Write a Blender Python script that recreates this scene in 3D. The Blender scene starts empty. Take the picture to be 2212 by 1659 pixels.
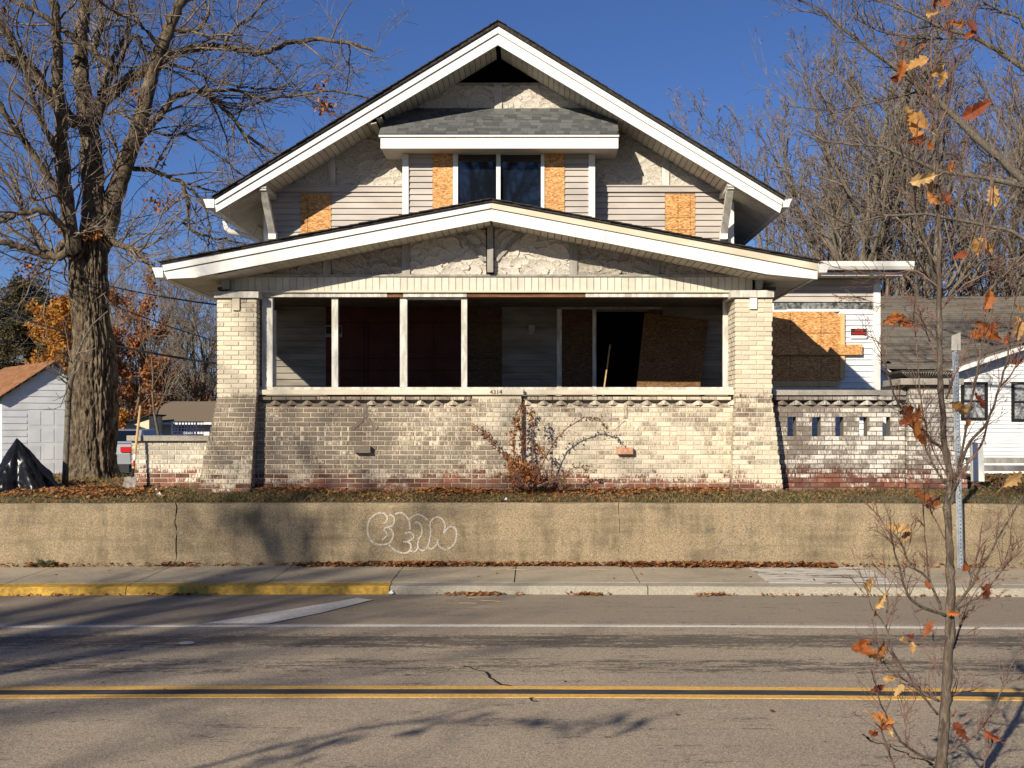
import bpy, math, random
import numpy as np
from mathutils import Vector, Matrix, noise

random.seed(7)
rng = random.Random(11)
SC = bpy.context.scene
COL = SC.collection
PI = math.pi

# ------------------------------------------------------------------ camera, sky, sun
F, U0, V0, HC = 2500.0, 1155.0, 925.0, 2.0


def X(u, Y):
    return (u - U0) / F * Y


def Z(v, Y):
    return HC + (V0 - v) / F * Y


def P(u, v, Y):
    return Vector((X(u, Y), Y, Z(v, Y)))


cd = bpy.data.cameras.new('camera')
cam = bpy.data.objects.new('camera', cd)
COL.objects.link(cam)
cam.location = (0, 0, HC)
cam.rotation_euler = (PI / 2, 0, 0)
cd.sensor_width = 36
cd.sensor_fit = 'HORIZONTAL'
cd.lens = F / 2212 * 36
cd.shift_x = (1106 - U0) / 2212
cd.shift_y = (V0 - 829.5) / 2212
cd.clip_start = 0.1
cd.clip_end = 3000
SC.camera = cam

SUNV = Vector((-0.55, -1.0, 0.50)).normalized()
w = bpy.data.worlds.new('World')
SC.world = w
w.use_nodes = True
nt = w.node_tree
nt.nodes.clear()
sky = nt.nodes.new('ShaderNodeTexSky')
sky.sky_type = 'NISHITA'
sky.sun_disc = False
sky.sun_elevation = math.asin(SUNV.z)
sky.sun_rotation = math.atan2(SUNV.x, SUNV.y)
sky.altitude = 500
sky.air_density = 0.9
sky.dust_density = 0.15
sky.ozone_density = 3.0
bg = nt.nodes.new('ShaderNodeBackground')
bg.inputs[1].default_value = 0.068
wo = nt.nodes.new('ShaderNodeOutputWorld')
tint = nt.nodes.new('ShaderNodeMix')
tint.data_type = 'RGBA'
tint.blend_type = 'MULTIPLY'
tint.inputs[0].default_value = 1
tint.inputs[7].default_value = (0.56, 0.70, 1.03, 1)
nt.links.new(sky.outputs[0], tint.inputs[6])
nt.links.new(tint.outputs[2], bg.inputs[0])
nt.links.new(bg.outputs[0], wo.inputs[0])

sd = bpy.data.lights.new('sun', 'SUN')
sd.energy = 5.0
sd.angle = math.radians(0.53)
sd.color = (1.0, 0.915, 0.77)
so = bpy.data.objects.new('sun', sd)
COL.objects.link(so)
so.rotation_euler = (-SUNV).to_track_quat('-Z', 'Y').to_euler()
so.location = (-20, -36, 18)
vs = SC.view_settings
vs.view_transform = 'Standard'
vs.look = 'None'
vs.gamma = 1
vs.exposure = 0.36
vs.use_curve_mapping = False


# ------------------------------------------------------------------ mesh helpers
class MB:
    def __init__(s):
        s.v, s.f, s.smooth = [], [], False

    def box(s, x0, x1, y0, y1, z0, z1):
        n = len(s.v)
        s.v += [(x0, y0, z0), (x1, y0, z0), (x1, y1, z0), (x0, y1, z0), (x0, y0, z1), (x1, y0, z1), (x1, y1, z1), (x0, y1, z1)]
        s.f += [tuple(n + i for i in q) for q in ((0, 3, 2, 1), (4, 5, 6, 7), (0, 1, 5, 4), (1, 2, 6, 5), (2, 3, 7, 6), (3, 0, 4, 7))]
        return s

    def prism(s, xz, y0, y1):
        n = len(s.v)
        k = len(xz)
        a = sum(xz[i][0] * xz[(i + 1) % k][1] - xz[(i + 1) % k][0] * xz[i][1] for i in range(k))
        if a < 0:
            xz = xz[::-1]
        s.v += [(x, y0, z) for x, z in xz] + [(x, y1, z) for x, z in xz]
        s.f.append(tuple(range(n, n + k)))
        s.f.append(tuple(range(n + 2 * k - 1, n + k - 1, -1)))
        for i in range(k):
            j = (i + 1) % k
            s.f.append((n + i, n + k + i, n + k + j, n + j))
        return s

    def uvprism(s, uv, Y, Y1):
        return s.prism([(X(u, Y), Z(v, Y)) for u, v in uv], Y, Y1)

    def uvbox(s, u0, u1, v0, v1, Y, Y1):
        return s.box(X(u0, Y), X(u1, Y), Y, Y1, Z(v1, Y), Z(v0, Y))

    def obox(s, c, sx, sy, sz, M=None):
        """box centred on c with half sizes, turned by matrix M"""
        n = len(s.v)
        for x, y, z in ((-1, -1, -1), (1, -1, -1), (1, 1, -1), (-1, 1, -1), (-1, -1, 1), (1, -1, 1), (1, 1, 1), (-1, 1, 1)):
            p = Vector((x * sx, y * sy, z * sz))
            if M:
                p = M @ p
            s.v.append(tuple(Vector(c) + p))
        s.f += [tuple(n + i for i in q) for q in ((0, 3, 2, 1), (4, 5, 6, 7), (0, 1, 5, 4), (1, 2, 6, 5), (2, 3, 7, 6), (3, 0, 4, 7))]
        return s

    def tube(s, pts, rad, sides=6, cap=True):
        n0 = len(s.v)
        k = len(pts)
        cs = [(math.cos(2 * PI * i / sides), math.sin(2 * PI * i / sides)) for i in range(sides)]
        for i in range(k):
            a = pts[max(i - 1, 0)]
            b = pts[min(i + 1, k - 1)]
            dx, dy, dz = b[0] - a[0], b[1] - a[1], b[2] - a[2]
            L = math.sqrt(dx * dx + dy * dy + dz * dz) or 1
            dx /= L; dy /= L; dz /= L
            if abs(dy) < 0.8:
                ex, ey, ez = -dz, 0.0, dx
            else:
                ex, ey, ez = 0.0, dz, -dy
            L = math.sqrt(ex * ex + ey * ey + ez * ez) or 1
            ex /= L; ey /= L; ez /= L
            fx, fy, fz = dy * ez - dz * ey, dz * ex - dx * ez, dx * ey - dy * ex
            r = rad[i] if not isinstance(rad, (int, float)) else rad
            px, py, pz = pts[i][0], pts[i][1], pts[i][2]
            for c, q in cs:
                s.v.append((px + r * (c * ex + q * fx), py + r * (c * ey + q * fy), pz + r * (c * ez + q * fz)))
        for i in range(k - 1):
            a = n0 + i * sides
            for j in range(sides):
                j2 = (j + 1) % sides
                s.f.append((a + j, a + j2, a + sides + j2, a + sides + j))
        if cap:
            s.f.append(tuple(n0 + j for j in range(sides - 1, -1, -1)))
            s.f.append(tuple(n0 + (k - 1) * sides + j for j in range(sides)))
        return s

    def quad(s, a, b, c, d):
        n = len(s.v)
        s.v += [tuple(a), tuple(b), tuple(c), tuple(d)]
        s.f.append((n, n + 1, n + 2, n + 3))
        return s

    def mesh(s, name, m):
        me = bpy.data.meshes.new(name)
        me.from_pydata(s.v, [], s.f)
        if m:
            me.materials.append(m)
        if s.smooth:
            me.polygons.foreach_set('use_smooth', [True] * len(me.polygons))
        me.update()
        return me


ORG = {}


def tag(o, label=None, cat=None, group=None, kind=None):
    if label: o['label'] = label
    if cat: o['category'] = cat
    if group: o['group'] = group
    if kind: o['kind'] = kind
    return o


def thing(name, loc, label, cat, group=None):
    o = bpy.data.objects.new(name, None)
    o.empty_display_size = 0.1
    COL.objects.link(o)
    o.location = loc
    ORG[o.name] = Vector(loc)
    return tag(o, label, cat, group)


def link(name, me, parent=None, loc=(0, 0, 0), rot=None, sc=None):
    o = bpy.data.objects.new(name, me)
    COL.objects.link(o)
    L = Vector(loc)
    if parent is not None:
        o.parent = parent
        if parent.name in ORG:
            L = L - ORG[parent.name]
        # a part whose own loc is -root keeps world coordinates, so its children use world coordinates too
    o.location = L
    if rot: o.rotation_euler = rot
    if sc: o.scale = sc
    return o


def obj(name, mb, m, parent=None, kind=None, label=None, cat=None):
    o = link(name, mb.mesh(name, m), parent)
    return tag(o, label, cat, None, kind)


# ------------------------------------------------------------------ materials
def rgb(c):
    return (c[0], c[1], c[2], 1) if not isinstance(c, (int, float)) else (c, c, c, 1)


class NT:
    def __init__(s, name):
        s.m = bpy.data.materials.new(name)
        s.m.use_nodes = True
        s.t = s.m.node_tree
        s.b = s.t.nodes['Principled BSDF']
        s.b.inputs['Specular IOR Level'].default_value = 0.3
        s.geo = s.t.nodes.new('ShaderNodeNewGeometry')
        s.pos = s.geo.outputs['Position']

    def lk(s, a, b):
        s.t.links.new(a, b)

    def put(s, sock, v):
        if isinstance(v, bpy.types.NodeSocket): s.lk(v, sock)
        elif isinstance(v, (tuple, list)) and len(v) == 3 and sock.type == 'RGBA': sock.default_value = rgb(v)
        else: sock.default_value = v

    def map(s, scale=(1, 1, 1), src=None, rot=(0, 0, 0)):
        n = s.t.nodes.new('ShaderNodeMapping')
        n.inputs['Scale'].default_value = scale
        n.inputs['Rotation'].default_value = rot
        s.lk(src or s.pos, n.inputs[0])
        return n.outputs[0]

    def noise(s, scale, detail=4, rough=.55, vec=None, dist=0):
        n = s.t.nodes.new('ShaderNodeTexNoise')
        n.inputs['Scale'].default_value = scale
        n.inputs['Detail'].default_value = detail
        n.inputs['Roughness'].default_value = rough
        n.inputs['Distortion'].default_value = dist
        s.lk(vec or s.pos, n.inputs['Vector'])
        return n.outputs[0]

    def vor(s, scale, vec=None, feat='F1', out='Distance'):
        n = s.t.nodes.new('ShaderNodeTexVoronoi')
        n.feature = feat
        n.inputs['Scale'].default_value = scale
        s.lk(vec or s.pos, n.inputs['Vector'])
        return n.outputs[out]

    def math(s, op, a, b=0.0, clamp=False):
        n = s.t.nodes.new('ShaderNodeMath')
        n.operation = op
        n.use_clamp = clamp
        s.put(n.inputs[0], a)
        s.put(n.inputs[1], b)
        return n.outputs[0]

    def ramp(s, v, a, b, lo=0.0, hi=1.0):
        n = s.t.nodes.new('ShaderNodeMapRange')
        n.interpolation_type = 'SMOOTHSTEP'
        s.lk(v, n.inputs[0])
        n.inputs[1].default_value = a
        n.inputs[2].default_value = b
        n.inputs[3].default_value = lo
        n.inputs[4].default_value = hi
        return n.outputs[0]

    def mix(s, f, a, b, mode='MIX'):
        n = s.t.nodes.new('ShaderNodeMix')
        n.data_type = 'RGBA'
        n.blend_type = mode
        s.put(n.inputs[0], f)
        s.put(n.inputs[6], a)
        s.put(n.inputs[7], b)
        return n.outputs[2]

    def xyz(s):
        n = s.t.nodes.new('ShaderNodeSeparateXYZ')
        s.lk(s.pos, n.inputs[0])
        return n.outputs

    def rand(s):
        """one value per object and per loose piece"""
        o = s.t.nodes.new('ShaderNodeObjectInfo')
        a = s.math('ADD', o.outputs['Random'], s.geo.outputs['Random Per Island'])
        return s.math('FRACT', s.math('MULTIPLY', a, 1.37))

    def bump(s, h, strength=.5, dist=.01, prev=None):
        n = s.t.nodes.new('ShaderNodeBump')
        n.inputs['Strength'].default_value = strength
        n.inputs['Distance'].default_value = dist
        s.lk(h, n.inputs['Height'])
        if prev: s.lk(prev, n.inputs['Normal'])
        return n.outputs[0]

    def fin(s, col, rough=.8, nrm=None):
        s.put(s.b.inputs['Base Color'], rgb(col) if not isinstance(col, bpy.types.NodeSocket) else col)
        s.put(s.b.inputs['Roughness'], rough)
        if nrm: s.lk(nrm, s.b.inputs['Normal'])
        return s.m


def simple(name, c1, c2=None, scale=6, rough=.8, bump=0, bscale=60, stretch=(1, 1, 1), lo=.35, hi=.65, rnd=0, dist=.004):
    n = NT(name)
    c2 = c2 or c1
    v = n.map(stretch)
    f = n.ramp(n.noise(scale, 5, .6, v), lo, hi)
    col = n.mix(f, c1, c2)
    if rnd:
        r = n.ramp(n.rand(), 0, 1, 1 - rnd, 1 + rnd)
        col = n.mix(1.0, col, n_comb(n, r), 'MULTIPLY')
    nr = n.bump(n.noise(bscale, 4, .6, v), bump, dist) if bump else None
    return n.fin(col, rough, nr)


def n_comb(n, v):
    c = n.t.nodes.new('ShaderNodeCombineColor')
    for i in range(3): n.lk(v, c.inputs[i])
    return c.outputs[0]


def brick_mat(name, zred, zcream, grey, cream, creamf, gain=1.0, xg=0.0):
    n = NT(name)
    z = n.xyz()[2]
    x = n.xyz()[0]
    r = n.rand()
    big = n.noise(1.1, 4, .6)
    mid = n.noise(7, 4, .65)
    comb = n.noise(26, 5, .72, n.map((2.3, 2.3, .62)))
    fine = n.noise(90, 2, .6)
    # paint still on the brick: little near the ground
    h = n.ramp(z, zred - .12, zred + .42)
    a = n.math('ADD', h, n.math('MULTIPLY', n.math('SUBTRACT', big, .5), 1.7))
    a = n.math('ADD', a, n.math('MULTIPLY', n.math('SUBTRACT', r, .5), .34))
    a = n.math('ADD', a, n.math('MULTIPLY', n.math('SUBTRACT', comb, .5), 1.7))
    a = n.math('ADD', a, n.math('MULTIPLY', n.math('SUBTRACT', mid, .5), .7))
    paint = n.ramp(a, .30, .52)
    red = n.mix(n.ramp(r, 0, 1), (.125, .045, .030), (.23, .085, .05))
    red = n.mix(n.ramp(mid, .4, .7), red, (.20, .125, .095))
    m = n.math('ADD', n.math('MULTIPLY', n.math('SUBTRACT', big, .5), 1.6), creamf)
    m = n.math('ADD', m, n.ramp(z, zcream - .05, zcream + .06, 0, .75))
    m = n.math('ADD', m, n.math('MULTIPLY', n.math('SUBTRACT', comb, .5), 2.6))
    m = n.math('ADD', m, n.math('MULTIPLY', n.math('SUBTRACT', r, .5), .48))
    if xg: m = n.math('ADD', m, n.math('MULTIPLY', n.ramp(x, -3.2, 1.2, -.5, .5), xg))
    m = n.math('ADD', m, n.math('MULTIPLY', n.math('SUBTRACT', mid, .5), .9))
    gb = n.mix(n.ramp(n.math('ADD', n.math('MULTIPLY', r, .5), n.math('MULTIPLY', mid, .6)), .52, .72), grey, tuple(k * q for k, q in zip(grey, (.66, .58, .54))))
    pc = n.mix(n.ramp(m, .15, .95), gb, cream)
    col = n.mix(paint, red, pc)
    br = n.ramp(r, 0, 1, .88 * gain, 1.1 * gain)
    col = n.mix(1.0, col, n_comb(n, br), 'MULTIPLY')
    nr = n.bump(comb, .7, .006)
    nr = n.bump(fine, .4, .003, nr)
    return n.fin(col, .9, nr)


def mortar_mat(name, c1, c2, zred):
    n = NT(name)
    z = n.xyz()[2]
    f = n.ramp(n.math('ADD', n.ramp(z, zred - .1, zred + .4), n.noise(4, 4)), .5, 1.2)
    return n.fin(n.mix(f, c1, c2), .95, n.bump(n.noise(80, 3), .5, .004))


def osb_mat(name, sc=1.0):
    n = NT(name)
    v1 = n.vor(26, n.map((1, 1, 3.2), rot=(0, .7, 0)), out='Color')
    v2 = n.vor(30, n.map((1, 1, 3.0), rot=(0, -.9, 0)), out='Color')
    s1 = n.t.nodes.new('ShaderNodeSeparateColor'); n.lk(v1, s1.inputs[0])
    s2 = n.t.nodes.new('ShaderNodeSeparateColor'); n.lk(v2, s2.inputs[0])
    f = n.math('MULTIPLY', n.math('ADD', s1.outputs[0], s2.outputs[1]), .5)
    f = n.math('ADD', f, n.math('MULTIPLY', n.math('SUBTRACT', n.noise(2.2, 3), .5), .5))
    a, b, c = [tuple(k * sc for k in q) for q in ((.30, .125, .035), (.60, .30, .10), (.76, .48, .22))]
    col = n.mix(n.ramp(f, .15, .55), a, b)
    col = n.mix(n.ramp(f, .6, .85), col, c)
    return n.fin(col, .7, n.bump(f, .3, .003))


def bark_mat(name, c1, c2, c3, s=1.0):
    n = NT(name)
    v = n.map((1, 1, .22))
    a = n.noise(16 * s, 6, .7, v, .6)
    b = n.noise(3 * s, 3)
    col = n.mix(n.ramp(a, .38, .62), c1, c2)
    col = n.mix(n.ramp(b, .45, .75), col, c3)
    a2 = n.noise(46 * s, 4, .7, v, .4)
    return n.fin(n.mix(n.ramp(a2, .35, .6, .55, 0), col, c1), .95, n.bump(a2, .8, .01 / s, n.bump(a, 1.0, .035 / s)))


def leafy(name, cols, rough=.75, trans=.0):
    n = NT(name)
    r = n.rand()
    cr = n.t.nodes.new('ShaderNodeValToRGB')
    e = cr.color_ramp
    e.elements[0].color = rgb(cols[0]); e.elements[0].position = 0
    e.elements[1].color = rgb(cols[-1]); e.elements[1].position = 1
    for i, c in enumerate(cols[1:-1]):
        q = e.elements.new((i + 1) / (len(cols) - 1)); q.color = rgb(c)
    n.lk(r, cr.inputs[0])
    col = n.mix(n.ramp(n.noise(55, 4, .7), .35, .7, 0, .5), cr.outputs[0], n.mix(1.0, cr.outputs[0], (.52, .42, .34), 'MULTIPLY'))
    m = n.fin(col, rough)
    if trans:
        t = n.t.nodes.new('ShaderNodeBsdfTranslucent')
        n.lk(col, t.inputs[0])
        mx = n.t.nodes.new('ShaderNodeMixShader')
        mx.inputs[0].default_value = trans
        out = n.t.nodes['Material Output']
        n.lk(n.b.outputs[0], mx.inputs[1]); n.lk(t.outputs[0], mx.inputs[2]); n.lk(mx.outputs[0], out.inputs[0])
    return m


def asphalt_mat():
    n = NT('asphalt')
    x, y, z = n.xyz()
    ag = n.vor(160, out='Color')
    sg = n.t.nodes.new('ShaderNodeSeparateColor'); n.lk(ag, sg.inputs[0])
    gr = n.noise(70, 4, .7)
    big = n.noise(.6, 4)
    f = n.math('ADD', n.math('MULTIPLY', sg.outputs[0], .55), n.math('MULTIPLY', gr, .55))
    col = n.mix(n.ramp(f, .2, .85), (.20, .155, .106), (.60, .48, .335))
    col = n.mix(n.ramp(big, .3, .7), col, n.mix(1.0, col, (.86, .86, .88), 'MULTIPLY'))
    # smoother grey bay beside the kerb
    lane = n.ramp(y, 11.75, 11.95)
    col = n.mix(n.math('MULTIPLY', lane, .6), col, (.255, .205, .15))
    # tar worn patches stretched along the wheel paths
    st = n.noise(1.0, 7, .72, n.map((1.7, 9, 1)))
    st2 = n.noise(1.0, 5, .7, n.map((.35, 1.2, 1)))
    band1 = n.math('MULTIPLY', n.ramp(y, 10.35, 10.75), n.ramp(y, 11.35, 11.05))
    band2 = n.math('MULTIPLY', n.ramp(y, 9.3, 9.6), n.ramp(y, 10.2, 9.9))
    t = n.math('ADD', n.math('MULTIPLY', st, 1.0), n.math('MULTIPLY', band1, .17))
    t = n.math('ADD', t, n.math('MULTIPLY', band2, .09))
    t = n.math('ADD', t, n.math('MULTIPLY', n.math('SUBTRACT', st2, .5), .28))
    t = n.math('ADD', t, n.math('MULTIPLY', n.math('SUBTRACT', n.noise(1.0, 3, .7, n.map((16, 45, 1))), .5), .75))
    t = n.math('SUBTRACT', t, .05)
    t = n.math('ADD', t, n.math('MULTIPLY', n.math('MAXIMUM', band1, band2), .05))
    tar = n.ramp(t, .555, .635)
    tar = n.math('MULTIPLY', tar, n.ramp(gr, .3, .5, .55, 1))
    col = n.mix(n.math('MULTIPLY', tar, .78), col, (.05, .045, .040))
    nr = n.bump(f, .8, .006)
    return n.fin(col, n.ramp(tar, 0, 1, .92, .75), nr)


def concrete_mat(name, c1, c2, cst, streak=1.0, grain=.5):
    n = NT(name)
    x, y, z = n.xyz()
    g = n.noise(75, 4, .75)
    ag = n.vor(120, out='Color')
    sg = n.t.nodes.new('ShaderNodeSeparateColor'); n.lk(ag, sg.inputs[0])
    b = n.noise(1.6, 5, .6)
    sk = n.noise(1.0, 6, .7, n.map((2.6, 2.6, .8)), .8)
    sh = n.noise(1.0, 3, .5, n.map((.7, .7, 9)), .3)
    f = n.math('ADD', n.math('MULTIPLY', g, .6), n.math('MULTIPLY', sg.outputs[0], .4))
    col = n.mix(n.ramp(f, .25, .75), c1, c2)
    dr = n.noise(1.0, 5, .7, n.map((9, 9, .5)))
    k = n.math('ADD', n.math('MULTIPLY', sk, .45), n.math('MULTIPLY', b, .42))
    k = n.math('ADD', k, n.math('MULTIPLY', dr, .24))
    k = n.math('ADD', k, n.math('MULTIPLY', n.math('SUBTRACT', sh, .5), .25))
    col = n.mix(n.math('MULTIPLY', n.ramp(k, .47, .80), .72 * streak), col, cst)
    return n.fin(col, .92, n.bump(f, grain, .006))


M = {}
M['brick_h'] = brick_mat('painted_brick', 1.20, 2.46, (.225, .176, .132), (.62, .54, .405), .52, 1.0, .5)
M['brick_w'] = brick_mat('whitewashed_brick', 1.22, 3.6, (.20, .165, .135), (.60, .56, .485), .50)
M['brick_left'] = brick_mat('peeling_white_brick', 1.33, 4.6, (.36, .325, .26), (.66, .61, .50), .42)
M['mortar'] = mortar_mat('mortar', (.24, .18, .125), (.58, .50, .36), 1.10)
M['mortar_w'] = mortar_mat('grey_mortar', (.085, .05, .035), (.17, .14, .11), 1.35)
M['white'] = simple('white_trim', (.66, .61, .52), (.80, .775, .71), 5, .5, .15, 20, (.5, 1, 2.4), lo=.22, hi=.46)
M['white_dirty'] = simple('weathered_trim', (.40, .37, .31), (.68, .65, .58), 9, .7, .3, 60, (1, 1, .3))
M['cream_trim'] = simple('cream_trim', (.60, .51, .37), (.68, .60, .46), 4, .6, 0, 60, (.3, 1, 1))
M['grey_trim'] = simple('grey_trim', (.24, .22, .19), (.36, .34, .30), 8, .8, .3, 50, (1, 1, .3))
M['soffit'] = simple('soffit_vinyl', (.50, .46, .38), (.60, .56, .47), 3, .6, rnd=.05)
M['siding'] = simple('beige_siding', (.40, .355, .31), (.49, .44, .39), 2.2, .55, .0, 60, (.5, 1, 2), rnd=.05)
M['siding_w'] = simple('white_siding', (.66, .66, .66), (.76, .76, .75), 2, .55, rnd=.04)
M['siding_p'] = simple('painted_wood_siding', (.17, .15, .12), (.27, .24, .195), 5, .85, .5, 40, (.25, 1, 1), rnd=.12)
M['stucco'] = simple('swirled_stucco', (.46, .415, .345), (.60, .55, .47), 38, .95, .8, 60)
M['stucco_dirty'] = simple('dirty_stucco', (.27, .235, .19), (.42, .37, .31), 30, .95, .6, 70)
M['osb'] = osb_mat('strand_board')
M['osb_shade'] = osb_mat('shaded_strand_board', .15)  # strand board with the porch shade darkened into its colour
M['redboard'] = simple('red_brown_board', (.055, .013, .006), (.085, .022, .010), 3, .7)  # red-brown sheets, colour lowered to stand in for porch shade
M['lumber'] = simple('bare_lumber', (.62, .36, .14), (.72, .46, .22), 14, .7, .1, 60, (1, 1, .1))
M['rotten'] = simple('rotten_wood', (.10, .045, .02), (.24, .12, .06), 12, .9, .4, 60, (.2, 1, 1))
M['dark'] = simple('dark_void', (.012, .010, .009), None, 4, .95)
M['shingle'] = leafy('grey_shingle', [(.085, .09, .088), (.105, .112, .11), (.13, .135, .13), (.16, .165, .158)], .95)
M['roof'] = simple('dark_roofing', (.022, .020, .019), (.055, .048, .042), 25, .95, .6, 90)
M['asphalt'] = asphalt_mat()
M['concrete'] = concrete_mat('wall_concrete', (.185, .14, .082), (.40, .31, .19), (.08, .06, .038), 1.35, .7)
M['walk'] = concrete_mat('walk_concrete', (.33, .27, .19), (.50, .42, .30), (.15, .13, .10), .8, .3)
M['walk_new'] = concrete_mat('pale_patch', (.56, .50, .42), (.66, .60, .52), (.35, .30, .24), .4, .2)
n = NT('stained_patch')
_s = n.noise(1.0, 6, .7, n.map((1.6, 11, 1)), .5)
_c = n.mix(n.ramp(_s, .52, .58, 0, .9), n.mix(n.noise(60, 3), (.50, .45, .37), (.66, .61, .52)), (.06, .045, .03))
M['walk_new'] = n.fin(_c, .9, n.bump(_s, .3, .004))
M['kerb'] = concrete_mat('kerb_concrete', (.27, .24, .18), (.46, .41, .32), (.17, .145, .11), .6, .5)
M['cap'] = concrete_mat('cap_stone', (.27, .24, .20), (.42, .385, .31), (.12, .105, .09), .9, .3)
M['yellow'] = simple('yellow_line_paint', (.62, .34, .075), (.80, .47, .12), 30, .8, .4, 90)
M['kyellow'] = simple('yellow_kerb_paint', (.34, .20, .05), (.66, .39, .045), 18, .75, .4, 60, lo=.3, hi=.7)
M['wline'] = simple('white_line_paint', (.52, .48, .42), (.66, .62, .55), 30, .8, .3, 90)
M['seal'] = simple('seal_coat', (.035, .036, .038), (.06, .06, .06), 12, .8, .3, 60, (.3, 1, 1))
M['ground'] = simple('soil', (.05, .038, .024), (.11, .085, .05), 8, .95, .5, 30)
M['field'] = simple('lawn', (.06, .062, .03), (.14, .105, .055), 3, .95, .6, 25)
M['grass'] = leafy('grass_blades', [(.035, .038, .014), (.075, .075, .026), (.15, .12, .05), (.26, .19, .085), (.36, .26, .12)], .8, .25)
M['litter'] = leafy('fallen_leaf', [(.10, .035, .014), (.23, .085, .028), (.36, .15, .05), (.46, .24, .09), (.30, .11, .035)], .8, .15)
M['bark'] = bark_mat('bark', (.045, .031, .020), (.235, .178, .115), (.26, .20, .13), 1.3)
M['bark_g'] = bark_mat('pale_bark', (.09, .075, .055), (.24, .205, .155), (.17, .14, .10), 2)
M['bark_s'] = bark_mat('smooth_bark', (.055, .04, .03), (.23, .18, .13), (.12, .088, .065), 3.2)
M['twig'] = simple('twig', (.10, .075, .055), (.25, .195, .145), 4, .9)
M['twig_red'] = simple('red_twig', (.12, .06, .045), (.20, .12, .09), 9, .85)
M['gold'] = leafy('golden_leaf', [(.30, .11, .02), (.50, .22, .04), (.62, .33, .07), (.40, .16, .03)], .8, .3)
M['rust'] = leafy('rusty_leaf', [(.20, .065, .022), (.36, .14, .05), (.44, .20, .07), (.24, .09, .03)], .8, .3)
M['pine'] = leafy('evergreen_spray', [(.03, .028, .012), (.075, .068, .028), (.14, .115, .05), (.09, .075, .03)], .85, .1)
M['oak1'] = leafy('oak_leaf_orange', [(.34, .09, .02), (.52, .18, .045), (.64, .30, .08), (.44, .12, .03)], .6, .4)
M['oak2'] = leafy('oak_leaf_tan', [(.50, .26, .08), (.66, .40, .15), (.60, .33, .11), (.70, .47, .20)], .6, .35)
M['oak3'] = leafy('oak_leaf_brown', [(.20, .05, .022), (.34, .085, .03), (.42, .14, .05)], .6, .4)
M['glass'] = simple('window_glass', (.006, .008, .012), None, 4, .03)
M['glass'].node_tree.nodes['Principled BSDF'].inputs['IOR'].default_value = 1.65
M['glass'].node_tree.nodes['Principled BSDF'].inputs['Specular IOR Level'].default_value = .7
M['black'] = simple('black_paint', (.012, .012, .012), None, 4, .5)
M['tarp'] = simple('black_plastic', (.006, .006, .007), (.012, .012, .013), 4, .27, .3, 14)
M['metal'] = simple('galvanised_steel', (.30, .34, .37), (.42, .45, .47), 20, .5)
M['metal'].node_tree.nodes['Principled BSDF'].inputs['Metallic'].default_value = .35
M['blue'] = simple('blue_plastic', (.012, .020, .075), (.02, .032, .11), 6, .45)
M['red'] = simple('red_print', (.75, .02, .015), None, 4, .5)
M['paper'] = simple('white_print', (.8, .8, .78), None, 4, .6)
M['carw'] = simple('silver_car_paint', (.30, .31, .33), None, 4, .25)
M['tail'] = simple('red_lens', (.45, .01, .01), None, 4, .2)
M['brownroof'] = leafy('brown_shingle', [(.26, .115, .05), (.34, .16, .07), (.40, .20, .095), (.30, .14, .06)], .95)
M['greyroof'] = leafy('weathered_shingle', [(.12, .105, .08), (.17, .15, .12), (.20, .18, .145)], .95)
M['tanroof'] = leafy('tan_shingle', [(.20, .155, .105), (.26, .205, .14)], .95)
M['tan'] = simple('number_paint', (.06, .05, .035), None, 5, .8)
M['handle'] = simple('ash_handle', (.48, .30, .13), (.60, .40, .20), 8, .6, 0, 60, (1, 1, .2))
M['blade'] = simple('worn_steel', (.16, .13, .11), (.28, .24, .20), 16, .55)
n = NT('spray_paint')
_a = n.ramp(n.noise(60, 3, .7), .34, .54)
n.lk(n.math('MULTIPLY', _a, .5), n.b.inputs['Alpha'])
M['spray'] = n.fin((.80, .76, .68), .9)
n = NT('faded_blue_paint')
_a = n.ramp(n.noise(50, 3, .7), .45, .65)
n.lk(n.math('MULTIPLY', _a, .5), n.b.inputs['Alpha'])
M['spray_b'] = n.fin((.10, .14, .17), .9)
n = NT('clear_film')
M['film'] = n.fin(n.mix(n.ramp(n.noise(6, 4, .6, None, 1.2), .4, .65), (.08, .085, .09), (.42, .42, .42)), .25)


# ------------------------------------------------------------------ ground, road, pavement
def bend(x, y):
    d = max(-13, min(13, x + 1.2))
    return y - 0.0045 * d * d


def lerp(a, b, t):
    return a + (b - a) * t


def gz(x, y):
    ks = [(15.86, .975), (16.1, 1.02), (16.7, 1.11), (17.2, 1.14), (21, 1.12), (36, .58), (60, .3), (5000, .3)]
    if y <= ks[0][0]: return ks[0][1]
    for (a, za), (b, zb) in zip(ks, ks[1:]):
        if y <= b:
            z = lerp(za, zb, (y - a) / (b - a))
            break
    return z + .03 * noise.noise(Vector((x * .9, y * .9, 0))) * min(1, (y - 15.9) * 3)


mb = MB()
xs = [-900, -200, -60, -30, -20, -16] + [-13 + .5 * i for i in range(53)] + [16, 20, 30, 60, 200, 900]
ys = [(-400, .12), (-5, .12), (5.95, .12), (6.02, -.04), (15.74, -.04), (15.84, None), (16.0, None), (16.25, None), (16.5, None), (16.75, None), (17.2, None), (18, None), (20, None), (23, None), (27, None), (31, None), (36, None), (45, None), (60, None), (120, None), (400, None), (1500, None)]
for y, zz in ys:
    for x in xs:
        yy = bend(x, y) if 5 < y < 16.4 else y
        mb.v.append((x, yy, gz(x, y) if zz is None else zz))
nx = len(xs)
for j in range(len(ys) - 1):
    for i in range(nx - 1):
        a = j * nx + i
        mb.f.append((a, a + 1, a + nx + 1, a + nx))
obj('ground', mb, M['field'], kind='structure')


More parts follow.
